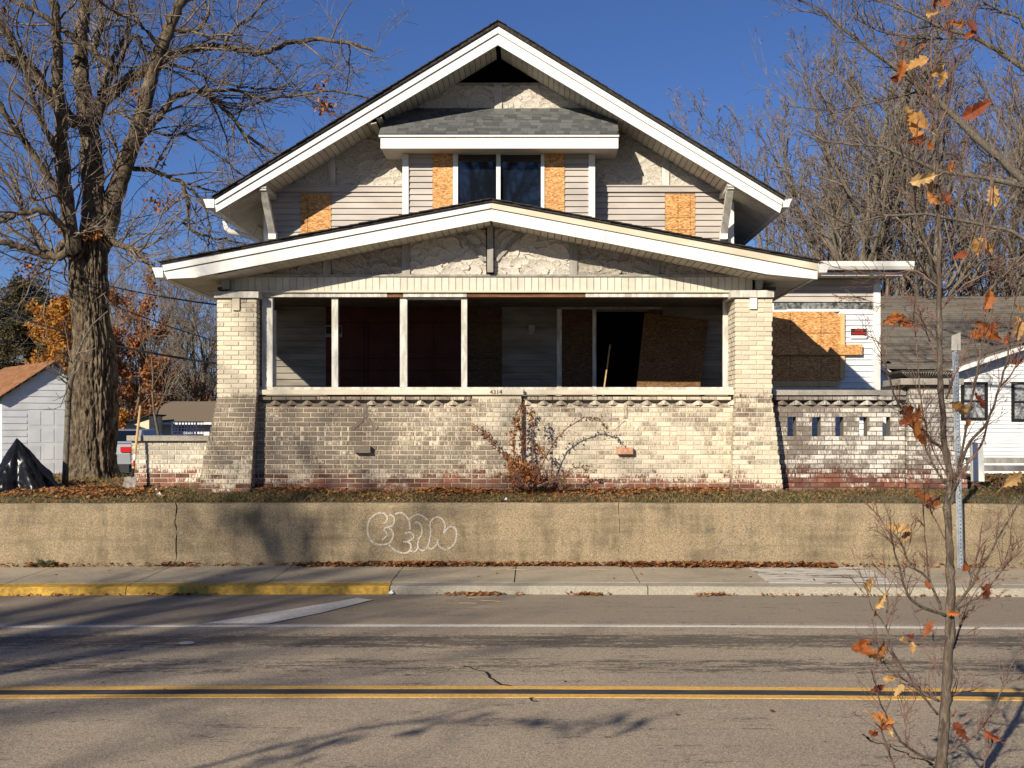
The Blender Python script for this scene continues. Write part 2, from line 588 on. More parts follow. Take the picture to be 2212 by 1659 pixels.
def sheet(x0, x1, y0, y1, z0, z1, depth=.05, step=.5, mb=None, jag=0):
    """a slab following the gentle bend of the street"""
    mb = mb or MB()
    k = max(1, int(abs(x1 - x0) / step))
    n0 = len(mb.v)
    for i in range(k + 1):
        x = lerp(x0, x1, i / k)
        j0 = jag * (rng.random() - .5)
        j1 = jag * (rng.random() - .5)
        mb.v += [(x, bend(x, y0) + j0, z0), (x, bend(x, y1) + j1, z1), (x, bend(x, y1) + j1, z1 - depth), (x, bend(x, y0) + j0, z0 - depth)]
    for i in range(k):
        a = n0 + 4 * i
        b = a + 4
        mb.f += [(a, b, b + 1, a + 1), (a + 3, b + 3, b, a), (a + 1, b + 1, b + 2, a + 2)]
    mb.f += [(n0, n0 + 1, n0 + 2, n0 + 3), (n0 + 4 * k + 3, n0 + 4 * k + 2, n0 + 4 * k + 1, n0 + 4 * k)]
    return mb


road = obj('road', sheet(-60, 60, 6.2, 13.95, 0, 0, .03, .6), M['asphalt'], kind='structure')
obj('seal_strip', sheet(-60, 60, 8.70, 8.86, .004, .004, .003, .4, jag=.02), M['seal'], road)
for y0, y1 in ((8.86, 8.965), (8.59, 8.695)):
    obj('yellow_line', sheet(-60, 60, y0, y1, .005, .005, .004, .25, jag=.008), M['yellow'], road, label='faded yellow centre line')
obj('edge_line', sheet(-60, 60, 11.68, 11.78, .004, .004, .003, .3, jag=.006), M['wline'], road, label='white edge line')
mb = MB()
for a, b in (((-2.95, 11.80), (-1.7, 13.28)),):
    pts = [P(444, 1348, 1), P(570, 1350, 1)]
mb = MB()
pts = []
for u, v in ((436, 1349), (578, 1349), (690, 1326), (806, 1297), (772, 1293), (640, 1316)):
    Y = F * 2 / (v - V0)
    pts.append((X(u, Y), Y, .009))
k = len(mb.v)
mb.v += pts
mb.f.append(tuple(range(len(pts))))
obj('painted_wedge', mb, M['wline'], road, label='old white diagonal stripe')
mb = MB()
Y = F * 2 / (1390 - V0)
cx = X(403, Y)
mb.v = [(cx + .075 * math.cos(i * PI / 8), Y + .075 * math.sin(i * PI / 8), .006) for i in range(16)]
mb.f = [tuple(range(16))]
obj('survey_dot', mb, M['wline'], road, label='small round white dot')


def crack(uvs, Yf, wid, name, parent, m, zof=.0035):
    """thin dark filled crack lying in the road"""
    mb = MB()
    pp = []
    for u, v in uvs:
        Y = Yf(v)
        pp.append((X(u, Y), Y))
    q = []
    for (a, b), (c, d) in zip(pp, pp[1:]):
        for i in range(6):
            t = i / 6
            q.append((lerp(a, c, t) + rng.uniform(-.03, .03), lerp(b, d, t) + rng.uniform(-.04, .04)))
    for i in range(len(q) - 1):
        (a, b), (c, d) = q[i], q[i + 1]
        L = math.hypot(c - a, d - b) or 1
        nx_, ny_ = -(d - b) / L, (c - a) / L
        w1 = wid * rng.uniform(.4, 1.2)
        mb.quad((a - nx_ * w1, b - ny_ * w1, zof), (c - nx_ * w1, d - ny_ * w1, zof), (c + nx_ * w1, d + ny_ * w1, zof), (a + nx_ * w1, b + ny_ * w1, zof))
    return obj(name, mb, m, parent)


ry = lambda v: F * 2 / (v - V0)
crack([(1000, 1437), (1040, 1450), (1085, 1478), (1140, 1500), (1165, 1520)], ry, .012, 'crack', road, M['dark'])
crack([(1860, 1590), (1880, 1600), (1960, 1628), (2010, 1650), (2040, 1680)], ry, .010, 'crack', road, M['dark'])

# kerb stones
def kerbmesh(x0, x1):
    mb = MB()
    k = max(1, int((x1 - x0) / .4))
    prof = [(13.93, -.03), (13.935, .075), (13.96, .098), (14.0, .102), (14.215, .108), (14.215, -.03)]
    for i in range(k + 1):
        x = lerp(x0, x1, i / k)
        for y, z in prof:
            mb.v.append((x, bend(x, y), z + (noise.noise(Vector((x * 3, y, 2))) * .006 if z > 0 else 0)))
    m = len(prof)
    for i in range(k):
        for j in range(m - 1):
            a = i * m + j
            mb.f.append((a, a + m, a + m + 1, a + 1))
    mb.f.append(tuple(range(m)))
    mb.f.append(tuple(range(k * m + m - 1, k * m - 1, -1)))
    return mb


kerb = thing('kerb', (0, 14, 0), None, None)
kerb['kind'] = 'structure'
kb = [-26, -22.6, -19.2, -15.8, -12.4, -9.9, -6.46, -4.90, -1.745, 1.36, 4.47, 7.6, 10.8, 14, 17.5, 21, 26]
for a, b in zip(kb, kb[1:]):
    ye = b <= -1.7 and a > -14
    obj('kerb_stone', kerbmesh(a + .006, b - .006), M['kyellow'] if ye else M['kerb'], kerb, label='yellow painted kerb stone' if ye else None)

walk = thing('sidewalk', (0, 15, .1), None, None)
walk['kind'] = 'structure'
sx = [-26, -22.8, -19.6, -16.4, -14.6, -12.9, -11.2, -9.6, -8.0, -6.44, -4.89, -3.27, -1.765, -.25, 1.29, 2.86, 4.42, 6.0, 7.6, 9.2, 10.8, 14, 17.2, 20.4, 26]
for a, b in zip(sx, sx[1:]):
    sh = .0
    mb = MB()
    k = 6
    g = .007
    for i in range(k + 1):
        x = lerp(a + g, b - g, i / k)
        # joints run straight across the pavement
        mb.v += [(x, bend(x, 14.22), .112), (x, bend(x, 15.68), .142), (x, bend(x, 15.68), .05), (x, bend(x, 14.22), .05)]
    for i in range(k):
        q = 4 * i
        mb.f += [(q, q + 4, q + 5, q + 1), (q + 3, q + 7, q + 4, q)]
    mb.f += [(0, 1, 2, 3), (4 * k + 3, 4 * k + 2, 4 * k + 1, 4 * k)]
    obj('paving_slab', mb, M['walk_new'] if a == 2.86 else M['walk'], walk, label='pale patched slab with dark stains' if a == 2.86 else None)

# retaining wall: segments parted by jagged cracks
def jag(x, amp, n=14, seed=0):
    r = random.Random(seed)
    v, out = 0, []
    for i in range(n + 1):
        out.append(x + v)
        v = v * .8 + r.uniform(-amp, amp)
    return out


rw = thing('retaining_wall', (0, 15.75, .1), 'long stained concrete retaining wall along the back of the sidewalk', 'wall')
NZ = 14
ends = [(-26, 0), (X(383, 15.66), .022), (X(1337, 15.66), .014), (X(2101, 15.4), .014), (26, 0)]
edge = [jag(x, am, NZ, i) for i, (x, am) in enumerate(ends)]
gaps = [0, .009, .004, .003, 0]
for s in range(4):
    L = [q + gaps[s] for q in edge[s]]
    R = [q - gaps[s + 1] for q in edge[s + 1]]
    mb = MB()
    K = max(8, int((R[0] - L[0]) / .35))
    for j in range(NZ + 1):
        z = lerp(.08, .985, j / NZ)
        for i in range(K + 1):
            x = lerp(L[j], R[j], i / K)
            y = bend(x, 15.66) + (.03 * (j / NZ)) + noise.noise(Vector((x * .8, z * 2, 3))) * .006
            zz = z + (noise.noise(Vector((x * 1.3, 0, 9))) * .014 if j == NZ else 0)
            if j == NZ: y += .012
            mb.v.append((x, y, zz))
    for i in range(K + 1):
        x = lerp(L[NZ], R[NZ], i / K)
        mb.v.append((x, bend(x, 15.86), .985))
    for i in range(K + 1):
        x = lerp(L[NZ], R[NZ], i / K)
        mb.v.append((x, bend(x, 15.86), .08))
    for j in range(NZ + 2):
        for i in range(K):
            a = j * (K + 1) + i
            mb.f.append((a, a + 1, a + K + 2, a + K + 1))
    lo = (NZ + 2) * (K + 1)
    mb.f.append(tuple([j * (K + 1) for j in range(NZ, -1, -1)] + [lo, lo - (K + 1)]))
    mb.f.append(tuple([j * (K + 1) + K for j in range(NZ + 1)] + [lo - 1, lo + K]))
    obj('wall_segment', mb, M['concrete'], rw)
mb = MB().box(-26, 26, 15.55, 15.84, 0, .05)
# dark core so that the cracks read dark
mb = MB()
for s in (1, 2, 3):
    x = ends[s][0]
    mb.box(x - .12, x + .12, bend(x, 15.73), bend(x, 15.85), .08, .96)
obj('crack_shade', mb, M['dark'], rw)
# thin form lines
mb = MB()
for v0, ua, ub in ((1170, 700, 1205), (1199, 500, 1000), (1158, 1250, 1560), (1178, 1560, 1880), (1214, 0, 780), (1210, 1120, 1330)):
    for i in range(24):
        a, b = lerp(ua, ub, i / 24), lerp(ua, ub, (i + 1) / 24)
        if rng.random() < .2: continue
        for (q, r_) in ((a, b),):
            xa, xb = X(q, 15.6), X(r_, 15.6)
            z = Z(v0, 15.6)
            ya = bend(xa, 15.66) + .03 * (z - .08) / .9 - .004
            yb = bend(xb, 15.66) + .03 * (z - .08) / .9 - .004
            mb.quad((xa, ya, z - .003), (xb, yb, z - .003), (xb, yb + .006, z + .004), (xa, ya + .006, z + .004))
obj('form_line', mb, M['concrete'], rw, kind='stuff')


def stroke(mb, pts, wid):
    q = []
    for i in range(len(pts) - 1):
        p0 = pts[max(i - 1, 0)]; p1 = pts[i]; p2 = pts[i + 1]; p3 = pts[min(i + 2, len(pts) - 1)]
        for k in range(6):
            t = k / 6
            q.append(tuple(.5 * ((2 * p1[c]) + (-p0[c] + p2[c]) * t + (2 * p0[c] - 5 * p1[c] + 4 * p2[c] - p3[c]) * t * t + (-p0[c] + 3 * p1[c] - 3 * p2[c] + p3[c]) * t ** 3) for c in (0, 1)))
    q.append(tuple(pts[-1]))
    n0 = len(mb.v)
    for i, (u, v) in enumerate(q):
        a = q[max(i - 1, 0)]; b = q[min(i + 1, len(q) - 1)]
        dx, dz = b[0] - a[0], b[1] - a[1]
        L = math.hypot(dx, dz) or 1
        ox, oz = -dz / L * wid / 2, dx / L * wid / 2
        for s in (-1, 1):
            uu, vv = u + s * ox, v + s * oz
            x, z = X(uu, 15.62), Z(vv, 15.62)
            mb.v.append((x, bend(x, 15.66) + .03 * (z - .08) / .905 - .009, z))
    for i in range(len(q) - 1):
        a = n0 + 2 * i
        mb.f.append((a, a + 1, a + 3, a + 2))


mb = MB()
G = [
    [(590, 230), (480, 220), (390, 260), (310, 350), (285, 480), (300, 600), (350, 690), (440, 740), (560, 745), (650, 715), (700, 640), (710, 560), (670, 490), (600, 460), (560, 500), (600, 560), (600, 600), (530, 670)],
    [(560, 235), (610, 280), (600, 360), (550, 390)], [(650, 240), (720, 290), (725, 370), (690, 430), (620, 455)],
    [(740, 240), (830, 215), (900, 250), (960, 320), (985, 400), (990, 500)], [(910, 560), (970, 540), (1040, 580), (1040, 640), (960, 690), (880, 700)],
    [(940, 690), (1000, 740), (1000, 820), (940, 880), (860, 885), (760, 850), (690, 800), (640, 745)],
    [(980, 330), (1060, 260), (1130, 245), (1210, 275), (1290, 350)],
    [(1080, 380), (1120, 375), (1170, 420), (1190, 500), (1180, 590), (1140, 650), (1120, 750), (1140, 810), (1200, 845), (1260, 810), (1300, 730), (1320, 650), (1335, 520), (1325, 400), (1370, 320), (1440, 290), (1520, 320), (1565, 400), (1570, 470), (1550, 560), (1610, 480), (1680, 445), (1740, 480), (1765, 570), (1740, 700), (1680, 780), (1590, 830), (1500, 790), (1450, 720), (1460, 660)],
    [(1000, 850), (1070, 860), (1120, 800), (1130, 700)], [(1440, 740), (1350, 820), (1290, 790)]]
for g in G:
    stroke(mb, [(756 + .1302 * a, 1080 + .1302 * b) for a, b in g], 3.4)
obj('graffiti', mb, M['spray'], rw, label='white bubble letter graffiti scrawl')
mb = MB()
for g in ([(1546, 1185), (1560, 1165), (1590, 1160), (1610, 1178), (1590, 1192), (1560, 1188)], [(1580, 1110), (1585, 1135), (1580, 1160)], [(1600, 1118), (1612, 1140), (1606, 1165)], [(1625, 1125), (1620, 1150), (1640, 1160), (1625, 1178)],
          [(1522, 1150), (1545, 1140), (1562, 1150)], [(1620, 1190), (1650, 1180), (1672, 1195)], [(1545, 1130), (1540, 1155)], [(1560, 1196), (1600, 1205), (1640, 1200)], [(1596, 1172), (1604, 1180)]):
    stroke(mb, g, 3.4)
obj('graffiti', mb, M['spray_b'], rw, label='faded blue graffiti scribble')

# ------------------------------------------------------------------ brickwork tools
def unit_brick(j=0):
    r = random.Random(j)
    mb = MB()
    a, b = .03, .09
    jt = lambda: r.uniform(-.012, .012)
    back = [(-.5, 1, -.5), (.5, 1, -.5), (.5, 1, .5), (-.5, 1, .5)]
    mid = [(-.5, .06, -.5), (.5, .06, -.5), (.5, .06, .5), (-.5, .06, .5)]
    fr = [(-.5 + a, 0, -.5 + b), (.5 - a, 0, -.5 + b), (.5 - a, 0, .5 - b), (-.5 + a, 0, .5 - b)]
    mb.v = back + [(x + jt(), y, z + jt() * 3) for x, y, z in mid] + [(x + jt(), y + jt() * .5, z + jt() * 3) for x, y, z in fr]
    mb.f = [(8, 9, 10, 11)]
    for k in range(4):
        k2 = (k + 1) % 4
        mb.f += [(4 + k, 4 + k2, 8 + k2, 8 + k), (k, k2, 4 + k2, 4 + k)]
    return mb


UB = [unit_brick(j) for j in range(5)]
UBM = {}


def brick_mesh(j, mk):
    if (j, mk) not in UBM: UBM[(j, mk)] = UB[j].mesh('brick', M[mk])
    return UBM[(j, mk)]


BH, BP, BL = .0572, .0677, .2137


def lay(x0f, x1f, z0, rows, y, skip=None, dep=.09, seed=0, yf=None):
    """rows of bricks on a wall facing -y; x0f/x1f give the ends at height z"""
    out = []
    r = random.Random(seed)
    for k in range(rows):
        z = z0 + (k + .5) * BP
        a, b = x0f(z), x1f(z)
        x = a - (BL * .5 if k % 2 else 0) + .0
        while x < b - .03:
            l, e = max(x, a), min(x + BL - .011, b)
            x += BL
            if e - l < .03: continue
            parts = [(l, e)]
            if skip:
                parts = skip(l, e, z)
            for p, q in parts:
                if q - p < .025: continue
                out.append(((p + q) / 2, y + r.uniform(-.0035, .0025) + (yf(z) if yf else 0), z + r.uniform(-.0015, .0015), q - p, dep, BH, 0, r.uniform(-.012, .012)))
    return out


def emit(lst, parent, mk, limit, name='brick'):
    """limit bricks as single objects, the rest joined"""
    r = random.Random(3)
    for (x, y, z, sx, sy, sz, rz, ry) in lst[:limit]:
        link(name, brick_mesh(r.randrange(5), mk), parent, (x, y, z), (0, ry, rz), (sx, sy, sz))
    rest = lst[limit:]
    if rest:
        mb = MB()
        for (x, y, z, sx, sy, sz, rz, ry) in rest:
            u = UB[r.randrange(5)]
            n0 = len(mb.v)
            c, s = math.cos(rz), math.sin(rz)
            c2, s2 = math.cos(ry), math.sin(ry)
            for a, b, d in u.v:
                a *= sx; b *= sy; d *= sz
                a, d = a * c2 + d * s2, -a * s2 + d * c2
                mb.v.append((x + a * c - b * s, y + a * s + b * c, z + d))
            mb.f += [tuple(n0 + i for i in f) for f in u.f]
        obj('bricks', mb, M[mk], parent, kind='stuff')


def cst(v):
    return lambda z: v


# ------------------------------------------------------------------ the house
H = thing('house', (-.6, 17.0, 1.1), 'boarded-up bungalow with white gable fascias and a deep brick front porch', 'house')
YP, YN, YW, YB = 16.67, 16.50, 19.10, 18.70
YUF, YPF = 18.25, 16.04
XL, XR = -4.47, 3.28          # upper walls
AX = -.60                     # centre line


def zs_up(x): return 8.115 - .606 * abs(x + .584)
def zs_po(x): return max(4.905 - .205 * abs(x + .61), 4.085)


# --- brick bands of the porch
fr = [(z, 0) for z in ()]
lx0 = lambda z: -4.53 - max(0, (2.43 - z)) * .20
lx1 = lambda z: -3.965 - max(0, (2.43 - z)) * .05
rx0 = lambda z: 2.857 - max(0, (2.43 - z)) * .04
rx1 = lambda z: 3.392 + max(0, (2.43 - z)) * .105
z0 = 1.075
PR = int((3.86 - z0) / BP)
capz = z0 + PR * BP


def blk(a, b):
    def f(l, e, z):
        if z > 3.68 and e > a and l < b:
            return [q for q in ((l, min(e, a - .005)), (max(l, b + .005), e)) if q[1] - q[0] > .02]
        return [(l, e)]
    return f


pierL = lay(lx0, lx1, z0, PR, YN, blk(X(501.6, YN), X(517, YN)), seed=1, yf=lambda z: -max(0, 2.43 - z) * .06)
pierR = lay(rx0, rx1, z0, PR, YN, blk(X(1620, YN), X(1635.5, YN)), seed=2, yf=lambda z: -max(0, 2.43 - z) * .06)
pil = lay(cst(-.905), cst(-.185), z0, int((2.475 - z0) / BP), YP - .12, seed=3)
KR = int(round((2.335 - z0) / BP))
SOL = [(X(u, YP) - .052, X(u, YP) + .052) for u in (602, 640, 657, 692, 745, 800, 905, 940, 975, 1180, 1212, 1420, 1455, 1490, 1530, 1560)]
zsa = z0 + 10 * BP


def soldier(l, e, z):
    segs = [(l, e)]
    if zsa < z < zsa + 4 * BP:
        for a, b in SOL:
            ns = []
            for p, q in segs:
                if b <= p or a >= q: ns.append((p, q))
                else:
                    if a > p: ns.append((p, a - .006))
                    ns.append((max(a, p) + .003, min(b, q) - .003))
                    if b < q: ns.append((b + .006, q))
            segs = ns
    return segs


knee = lay(cst(-4.08), cst(-.92), z0, KR, YP, soldier, seed=4) + lay(cst(-.16), cst(2.88), z0, KR, YP, soldier, seed=5)
sides = []
r_ = random.Random(9)
for k in range(PR):
    z = z0 + (k + .5) * BP
    for (xf, sg) in ((rx0, -1), (lx1, 1)):
        y = YN + .012 - max(0, 2.43 - z) * .06 + (BL * .5 if k % 2 else .0)
        if k % 2: sides.append((xf(z), YN + .012 - max(0, 2.43 - z) * .06 + .05, z, .09, .09, BH, sg * PI / 2, 0))
        while y < 17.08:
            e = min(y + BL - .011, 17.1)
            sides.append((xf(z) + r_.uniform(-.003, .003) * 1, (y + e) / 2, z, e - y, .09, BH, sg * PI / 2, 0))
            y += BL
sides = [s for s in sides if s[3] > .03]
top_course = []
for a, b in ((-3.99, -.92), (-.16, 2.86)):
    x = a
    while x < b - .03:
        e = min(x + BL - .008, b)
        top_course.append(((x + e) / 2, YP - .045, 2.428, e - x, .1, .046, 0, 0))
        x += BL
mb = MB()
for f0, f1 in ((lx0, lx1), (rx0, rx1)):
    yo = (2.43 - z0) * .06
    lv = [(z0 - .3, z0, yo), (z0, 2.43, yo), (2.43, capz, 0)]
    for i, (za, zc, yo_) in enumerate(lv):
        n0 = len(mb.v)
        ya = YN + .011 - (yo if i < 2 else 0)
        yb_ = YN + .011 - (yo if i < 1 else 0)
        zz1, zz2 = max(za, z0), zc
        mb.v += [(f0(zz1) + .012, ya, za), (f1(zz1) - .012, ya, za), (f1(zz1) - .012, 17.09, za), (f0(zz1) + .012, 17.09, za),
                 (f0(zz2) + .012, yb_, zc), (f1(zz2) - .012, yb_, zc), (f1(zz2) - .012, 17.09, zc), (f0(zz2) + .012, 17.09, zc)]
        mb.f += [tuple(n0 + q for q in f) for f in ((0, 1, 5, 4), (1, 2, 6, 5), (2, 3, 7, 6), (3, 0, 4, 7))]
mb.box(-4.06, 2.9, YP + .009, YP + .22, .8, 2.336)
mb.box(-4.06, 2.9, YP + .10, YP + .22, 2.336, 2.47)
mb.box(-.895, -.195, YP - .109, YP + .1, .8, 2.474)
mb.box(-4.5, -4.3, 17.12, 19.05, .8, 2.47)
mb.box(3.2, 3.38, 17.12, 19.05, .8, 2.47)
obj('mortar', mb, M['mortar'], H)
# raised decoration: dog-tooth course, chevrons, one projecting brick under each
dent = []
for a, b in ((X(560, YP), -.95), (-.12, X(1583, YP))):
    k = int((b - a) / .232)
    for i in range(k + 1):
        dent.append((a + i * (b - a) / k, YP + .02, 2.370))
mb = MB()
mb.v = [(-.108, 0, -.033), (0, -.075, -.033), (.108, 0, -.033), (-.012, -.045, .033), (.012, -.045, .033), (-.10, .05, -.033), (.10, .05, -.033), (-.02, .05, .033), (.02, .05, .033)]
mb.f = [(0, 1, 3), (1, 4, 3), (1, 2, 4), (0, 3, 7, 5), (2, 6, 8, 4), (3, 4, 8, 7), (0, 5, 6, 2, 1)]
DM = mb.mesh('dogtooth_brick', M['brick_h'])
for p in dent:
    link('dogtooth_brick', DM, H, p)
deco = []
for uc in (1088, 0):
    pass
for uc in (1087 + 3, 1474):
    pass
for uc in (784.5, 1347.5):
    xc = X(uc + 4, YP)
    for dx, dz, ang in ((.0, 2.235, PI / 2), (-.105, 2.06, -.75), (.105, 2.06, .75)):
        deco.append((xc + dx, YP - .010, dz, .2, .06, .058, 0, ang))
        if 0: deco.append((xc + dx * 1.35, YP - .008, dz + .055 - .08, .17, .06, .05, 0, ang))
for uc, mk, dz in ((X(784.5, YP), 'brick_h', Z(971, YP)), (X(1349, YP), 'osb_shade', Z(973.5, YP))):
    o = link('projecting_brick', MB().obox((0, 0, 0), .115, .07, .047).mesh('projecting_brick', M['brick_h'] if mk == 'brick_h' else simple('bare_pink_brick', (.42, .20, .12), (.62, .36, .22), 18, .9, .4, 50)), H, (uc, YP - .03, dz))
emit((pierL + pierR)[:250] + (pil + knee)[:50], H, 'brick_h', 300)
emit((pierL + pierR)[250:] + (pil + knee)[50:] + sides + top_course + deco, H, 'brick_h', 0)
obj('cream_block', MB().uvbox(501.6, 517, 641, 670, YN - .03, YN + .05), M['cream_trim'], H)
obj('cream_block', MB().uvbox(1620, 1635.5, 641, 667, YN - .03, YN + .05), M['white'], H)
# sills
for a, b, y in ((-4.03, -.93, YP - .065), (-.15, 2.93, YP - .065)):
    obj('porch_sill', MB().box(a, b, y, YP + .24, 2.482, 2.552), M['cream_trim'], H)
obj('number_block', MB().box(-.93, -.165, YP - .16, YP + .24, 2.479, 2.556), M['cream_trim'], H)
obj('sill_rail', MB().box(-4.0, 2.86, YP + .02, YP + .2, 2.556, 2.592), M['white_dirty'], H)


def text(body, parent, loc, size, m, name, ext=.002, sx=1, rot=(PI / 2, 0, 0)):
    c = bpy.data.curves.new(name, 'FONT')
    c.body = body
    c.size = size
    c.extrude = ext
    c.align_x = 'CENTER'
    c.align_y = 'CENTER'
    c.materials.append(m)
    tmp = bpy.data.objects.new('tmp', c)
    COL.objects.link(tmp)
    bpy.context.view_layer.update()
    me = bpy.data.meshes.new_from_object(tmp.evaluated_get(bpy.context.evaluated_depsgraph_get()))
    me.materials.clear()
    me.materials.append(m)
    bpy.data.objects.remove(tmp)
    return link(name, me, parent, loc, rot, (sx, 1, 1))


text('4314', H, (X(1071.5, 16.5), YP - .164, Z(847, 16.5)), .085, M['tan'], 'house_number', sx=1.05)

# --- porch structure
obj('pier_cap', MB().uvbox(462, 558, 629.5, 643, YN - .05, 17.1), M['white_dirty'], H)
obj('pier_cap', MB().uvbox(1579, 1672, 627, 642, YN - .05, 17.1), M['white_dirty'], H)
bt = [(558, 836, 'white_dirty'), (871, 1008, 'white_dirty'), (1265, 1580, 'white_dirty')]
obj('porch_beam', MB().box(X(545, YP) - .3, 3.3, YP + .02, YP + .22, Z(641, YP), Z(628, YP)), M['rotten'], H)
for a, b, k in bt:
    obj('beam_board', MB().uvbox(a, b, 630.5, 641.5, YP - .01, YP + .02), M[k], H)
obj('beam_board', MB().uvbox(836, 871, 633, 641.5, YP, YP + .02), M['rotten'], H, label='bare rotten board')
obj('beam_board', MB().uvbox(1008, 1265, 634, 641.5, YP, YP + .02), M['rotten'], H, label='long bare rotten board')
obj('beam_moulding', MB().uvbox(558, 1586, 627.5, 631.5, YP - .05, YP + .02), M['cream_trim'], H)
obj('frieze_trim', MB().box(X(486, YP), X(1636, YP), YP - .03, YP + .05, Z(598, YP), Z(593.5, YP)), M['grey_trim'], H)
fp = MB().box(-.0462, .0462, 0, .02, 0, Z(598.5, YP) - Z(628, YP))
fp.box(-.0485, -.044, -.006, 0, 0, Z(598.5, YP) - Z(628, YP))
FPM = fp.mesh('frieze_panel', simple('cream_vinyl', (.55, .505, .405), (.64, .595, .48), 5, .6, rnd=.05))
x = X(499, YP)
while x < X(1632, YP):
    link('frieze_panel', FPM, H, (x, YP - .005 + rng.uniform(-.002, .002), Z(628, YP)), (0, rng.uniform(-.006, .006), 0))
    x += .0995
obj('frieze_backing', MB().box(-4.45, 3.25, YP + .02, YP + .12, Z(629, YP), Z(590, YP)), M['dark'], H)
for ua, ub, s in ((474, 500, 1), (1651, 1631, -1)):
    mb = MB()
    a, b = X(ua, YP), X(ub, YP)
    mb.prism([(a, 4.22), (b, 4.16), (b, Z(627, YP)), (lerp(a, b, .45), Z(627, YP)), (lerp(a, b, .3), 4.08)], YP - .12, YP)
    obj('corbel', mb, M['grey_trim'], H)
# posts
for ua, ub, vt, vb, yy, dd in ((566, 588.5, 641, 834, YP + .02, .12), (716.5, 730, 641, 834, YP + .05, .09), (864, 879.5, 641, 834, YP + .05, .09), (996.5, 1009, 643, 834, YP + .05, .09)):
    obj('porch_post', MB().uvbox(ua, ub, vt, vb + 2, yy, yy + dd), M['white_dirty'], H)
    ub2 = ub + 2
obj('jamb_strip', MB().uvbox(590.5, 596, 670, 834, YP + .1, YP + .14), M['white_dirty'], H)
obj('head_rail', MB().uvbox(879.5, 996.5, 643.2, 646.5, YP + .05, YP + .14), M['white_dirty'], H)
for xx in (X(560, 17), X(1570, 17.0)):
    obj('jamb', MB().box(xx - .04, xx + .04, 17.1, 17.16, 2.55, 3.9), M['white_dirty'], H)
# floor, ceiling, side beams
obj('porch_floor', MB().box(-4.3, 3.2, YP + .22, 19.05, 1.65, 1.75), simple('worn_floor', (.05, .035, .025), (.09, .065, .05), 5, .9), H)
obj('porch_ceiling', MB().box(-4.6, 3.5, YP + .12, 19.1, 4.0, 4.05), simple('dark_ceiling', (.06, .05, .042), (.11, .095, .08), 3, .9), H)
for a, b in ((-4.5, -4.3), (3.2, 3.38)):
    obj('side_beam', MB().box(a, b, 17.1, 19.05, 3.88, 4.14), M['white_dirty'], H)

# --- stucco
def stucco(parent, x0, x1, z0, z1, y, top, m, seed, R=(.10, .19), amp=.040, den=26):
    rs = np.random.RandomState(seed)
    c = .0125
    nx_, nz_ = int((x1 - x0) / c) + 1, int((z1 - z0) / c) + 1
    gx, gz_ = np.meshgrid(np.linspace(x0, x1, nx_), np.linspace(z0, z1, nz_))
    Hh = np.zeros_like(gx)
    area = (x1 - x0) * (z1 - z0)
    for k in range(int(area * den) + 6):
        cx, cz = rs.uniform(x0, x1), rs.uniform(z0 - .1, z1)
        r = rs.uniform(*R)
        th = rs.uniform(-.7, .7)
        ax = rs.uniform(1.1, 2.2)
        dx, dz = gx - cx, gz_ - cz
        a = dx * math.cos(th) + dz * math.sin(th)
        b = -dx * math.sin(th) + dz * math.cos(th)
        rr = np.sqrt((a / ax) ** 2 + b ** 2) / r
        m_ = (rr < 1) & (b > -.35 * r)
        Hh = np.where(m_, amp * (.15 + .85 * rr ** 2.2) * rs.uniform(.7, 1.1), Hh)
    Hh += rs.uniform(-.0015, .0015, Hh.shape)
    mb = MB()
    mb.v = [(float(a), float(y - h), float(b)) for a, b, h in zip(gx.ravel(), gz_.ravel(), Hh.ravel())]
    for j in range(nz_ - 1):
        zz = z0 + (z1 - z0) * j / (nz_ - 1)
        for i in range(nx_ - 1):
            xx = x0 + (x1 - x0) * i / (nx_ - 1)
            if zz < top(xx) + .06:
                a = j * nx_ + i
                mb.f.append((a, a + 1, a + nx_ + 1, a + nx_))
    obj('stucco_panel', mb, m, parent)


def battens(parent, lst, y, z0, top, m):
    for ua, ub in lst:
        a, b = X(ua, y), X(ub, y)
        obj('batten', MB().prism([(a, z0), (b, z0), (b, top(b) + .05), (a, top(a) + .05)], y - .045, y + .02), m, parent)


zb = Z(593.5, YP)
edges = [X(500, YP), X(699, YP), X(716, YP), X(869, YP), X(886, YP), X(1050, YP), X(1068, YP), X(1230, YP), X(1247, YP), X(1402, YP), X(1423, YP), X(1625, YP)]
for i in range(0, 12, 2):
    a, b = edges[i], edges[i + 1]
    stucco(H, a, b, zb, max(zs_po(a), zs_po(b), zs_po((a + b) / 2)) + .05, YP + .02, zs_po, M['stucco'] if i in (4, 6) else M['stucco_dirty'], 40 + i, (.075, .14), .042, 75)
battens(H, ((699, 716), (869, 886), (1230, 1247), (1402, 1423)), YP + .02, zb, zs_po, M['grey_trim'])
# king post and its braces
obj('king_post', MB().box(X(1053, YP), X(1066, YP), YP - .12, YP - .01, Z(590, YP), 4.93), M['grey_trim'], H)
for s in (-1, 1):
    c = X(1059, YP)
    obj('brace', MB().prism([(c + s * .05, 4.40), (c + s * .11, 4.40), (c + s * .47, 4.80), (c + s * .40, 4.80)], YP - .035, YP + .01), M['grey_trim'], H)

# --- roofs and fascias
def fascia(name, uv, Y, th, m, label=None):
    return obj(name, MB().uvprism(uv, Y, Y + th), m, H, label=label)


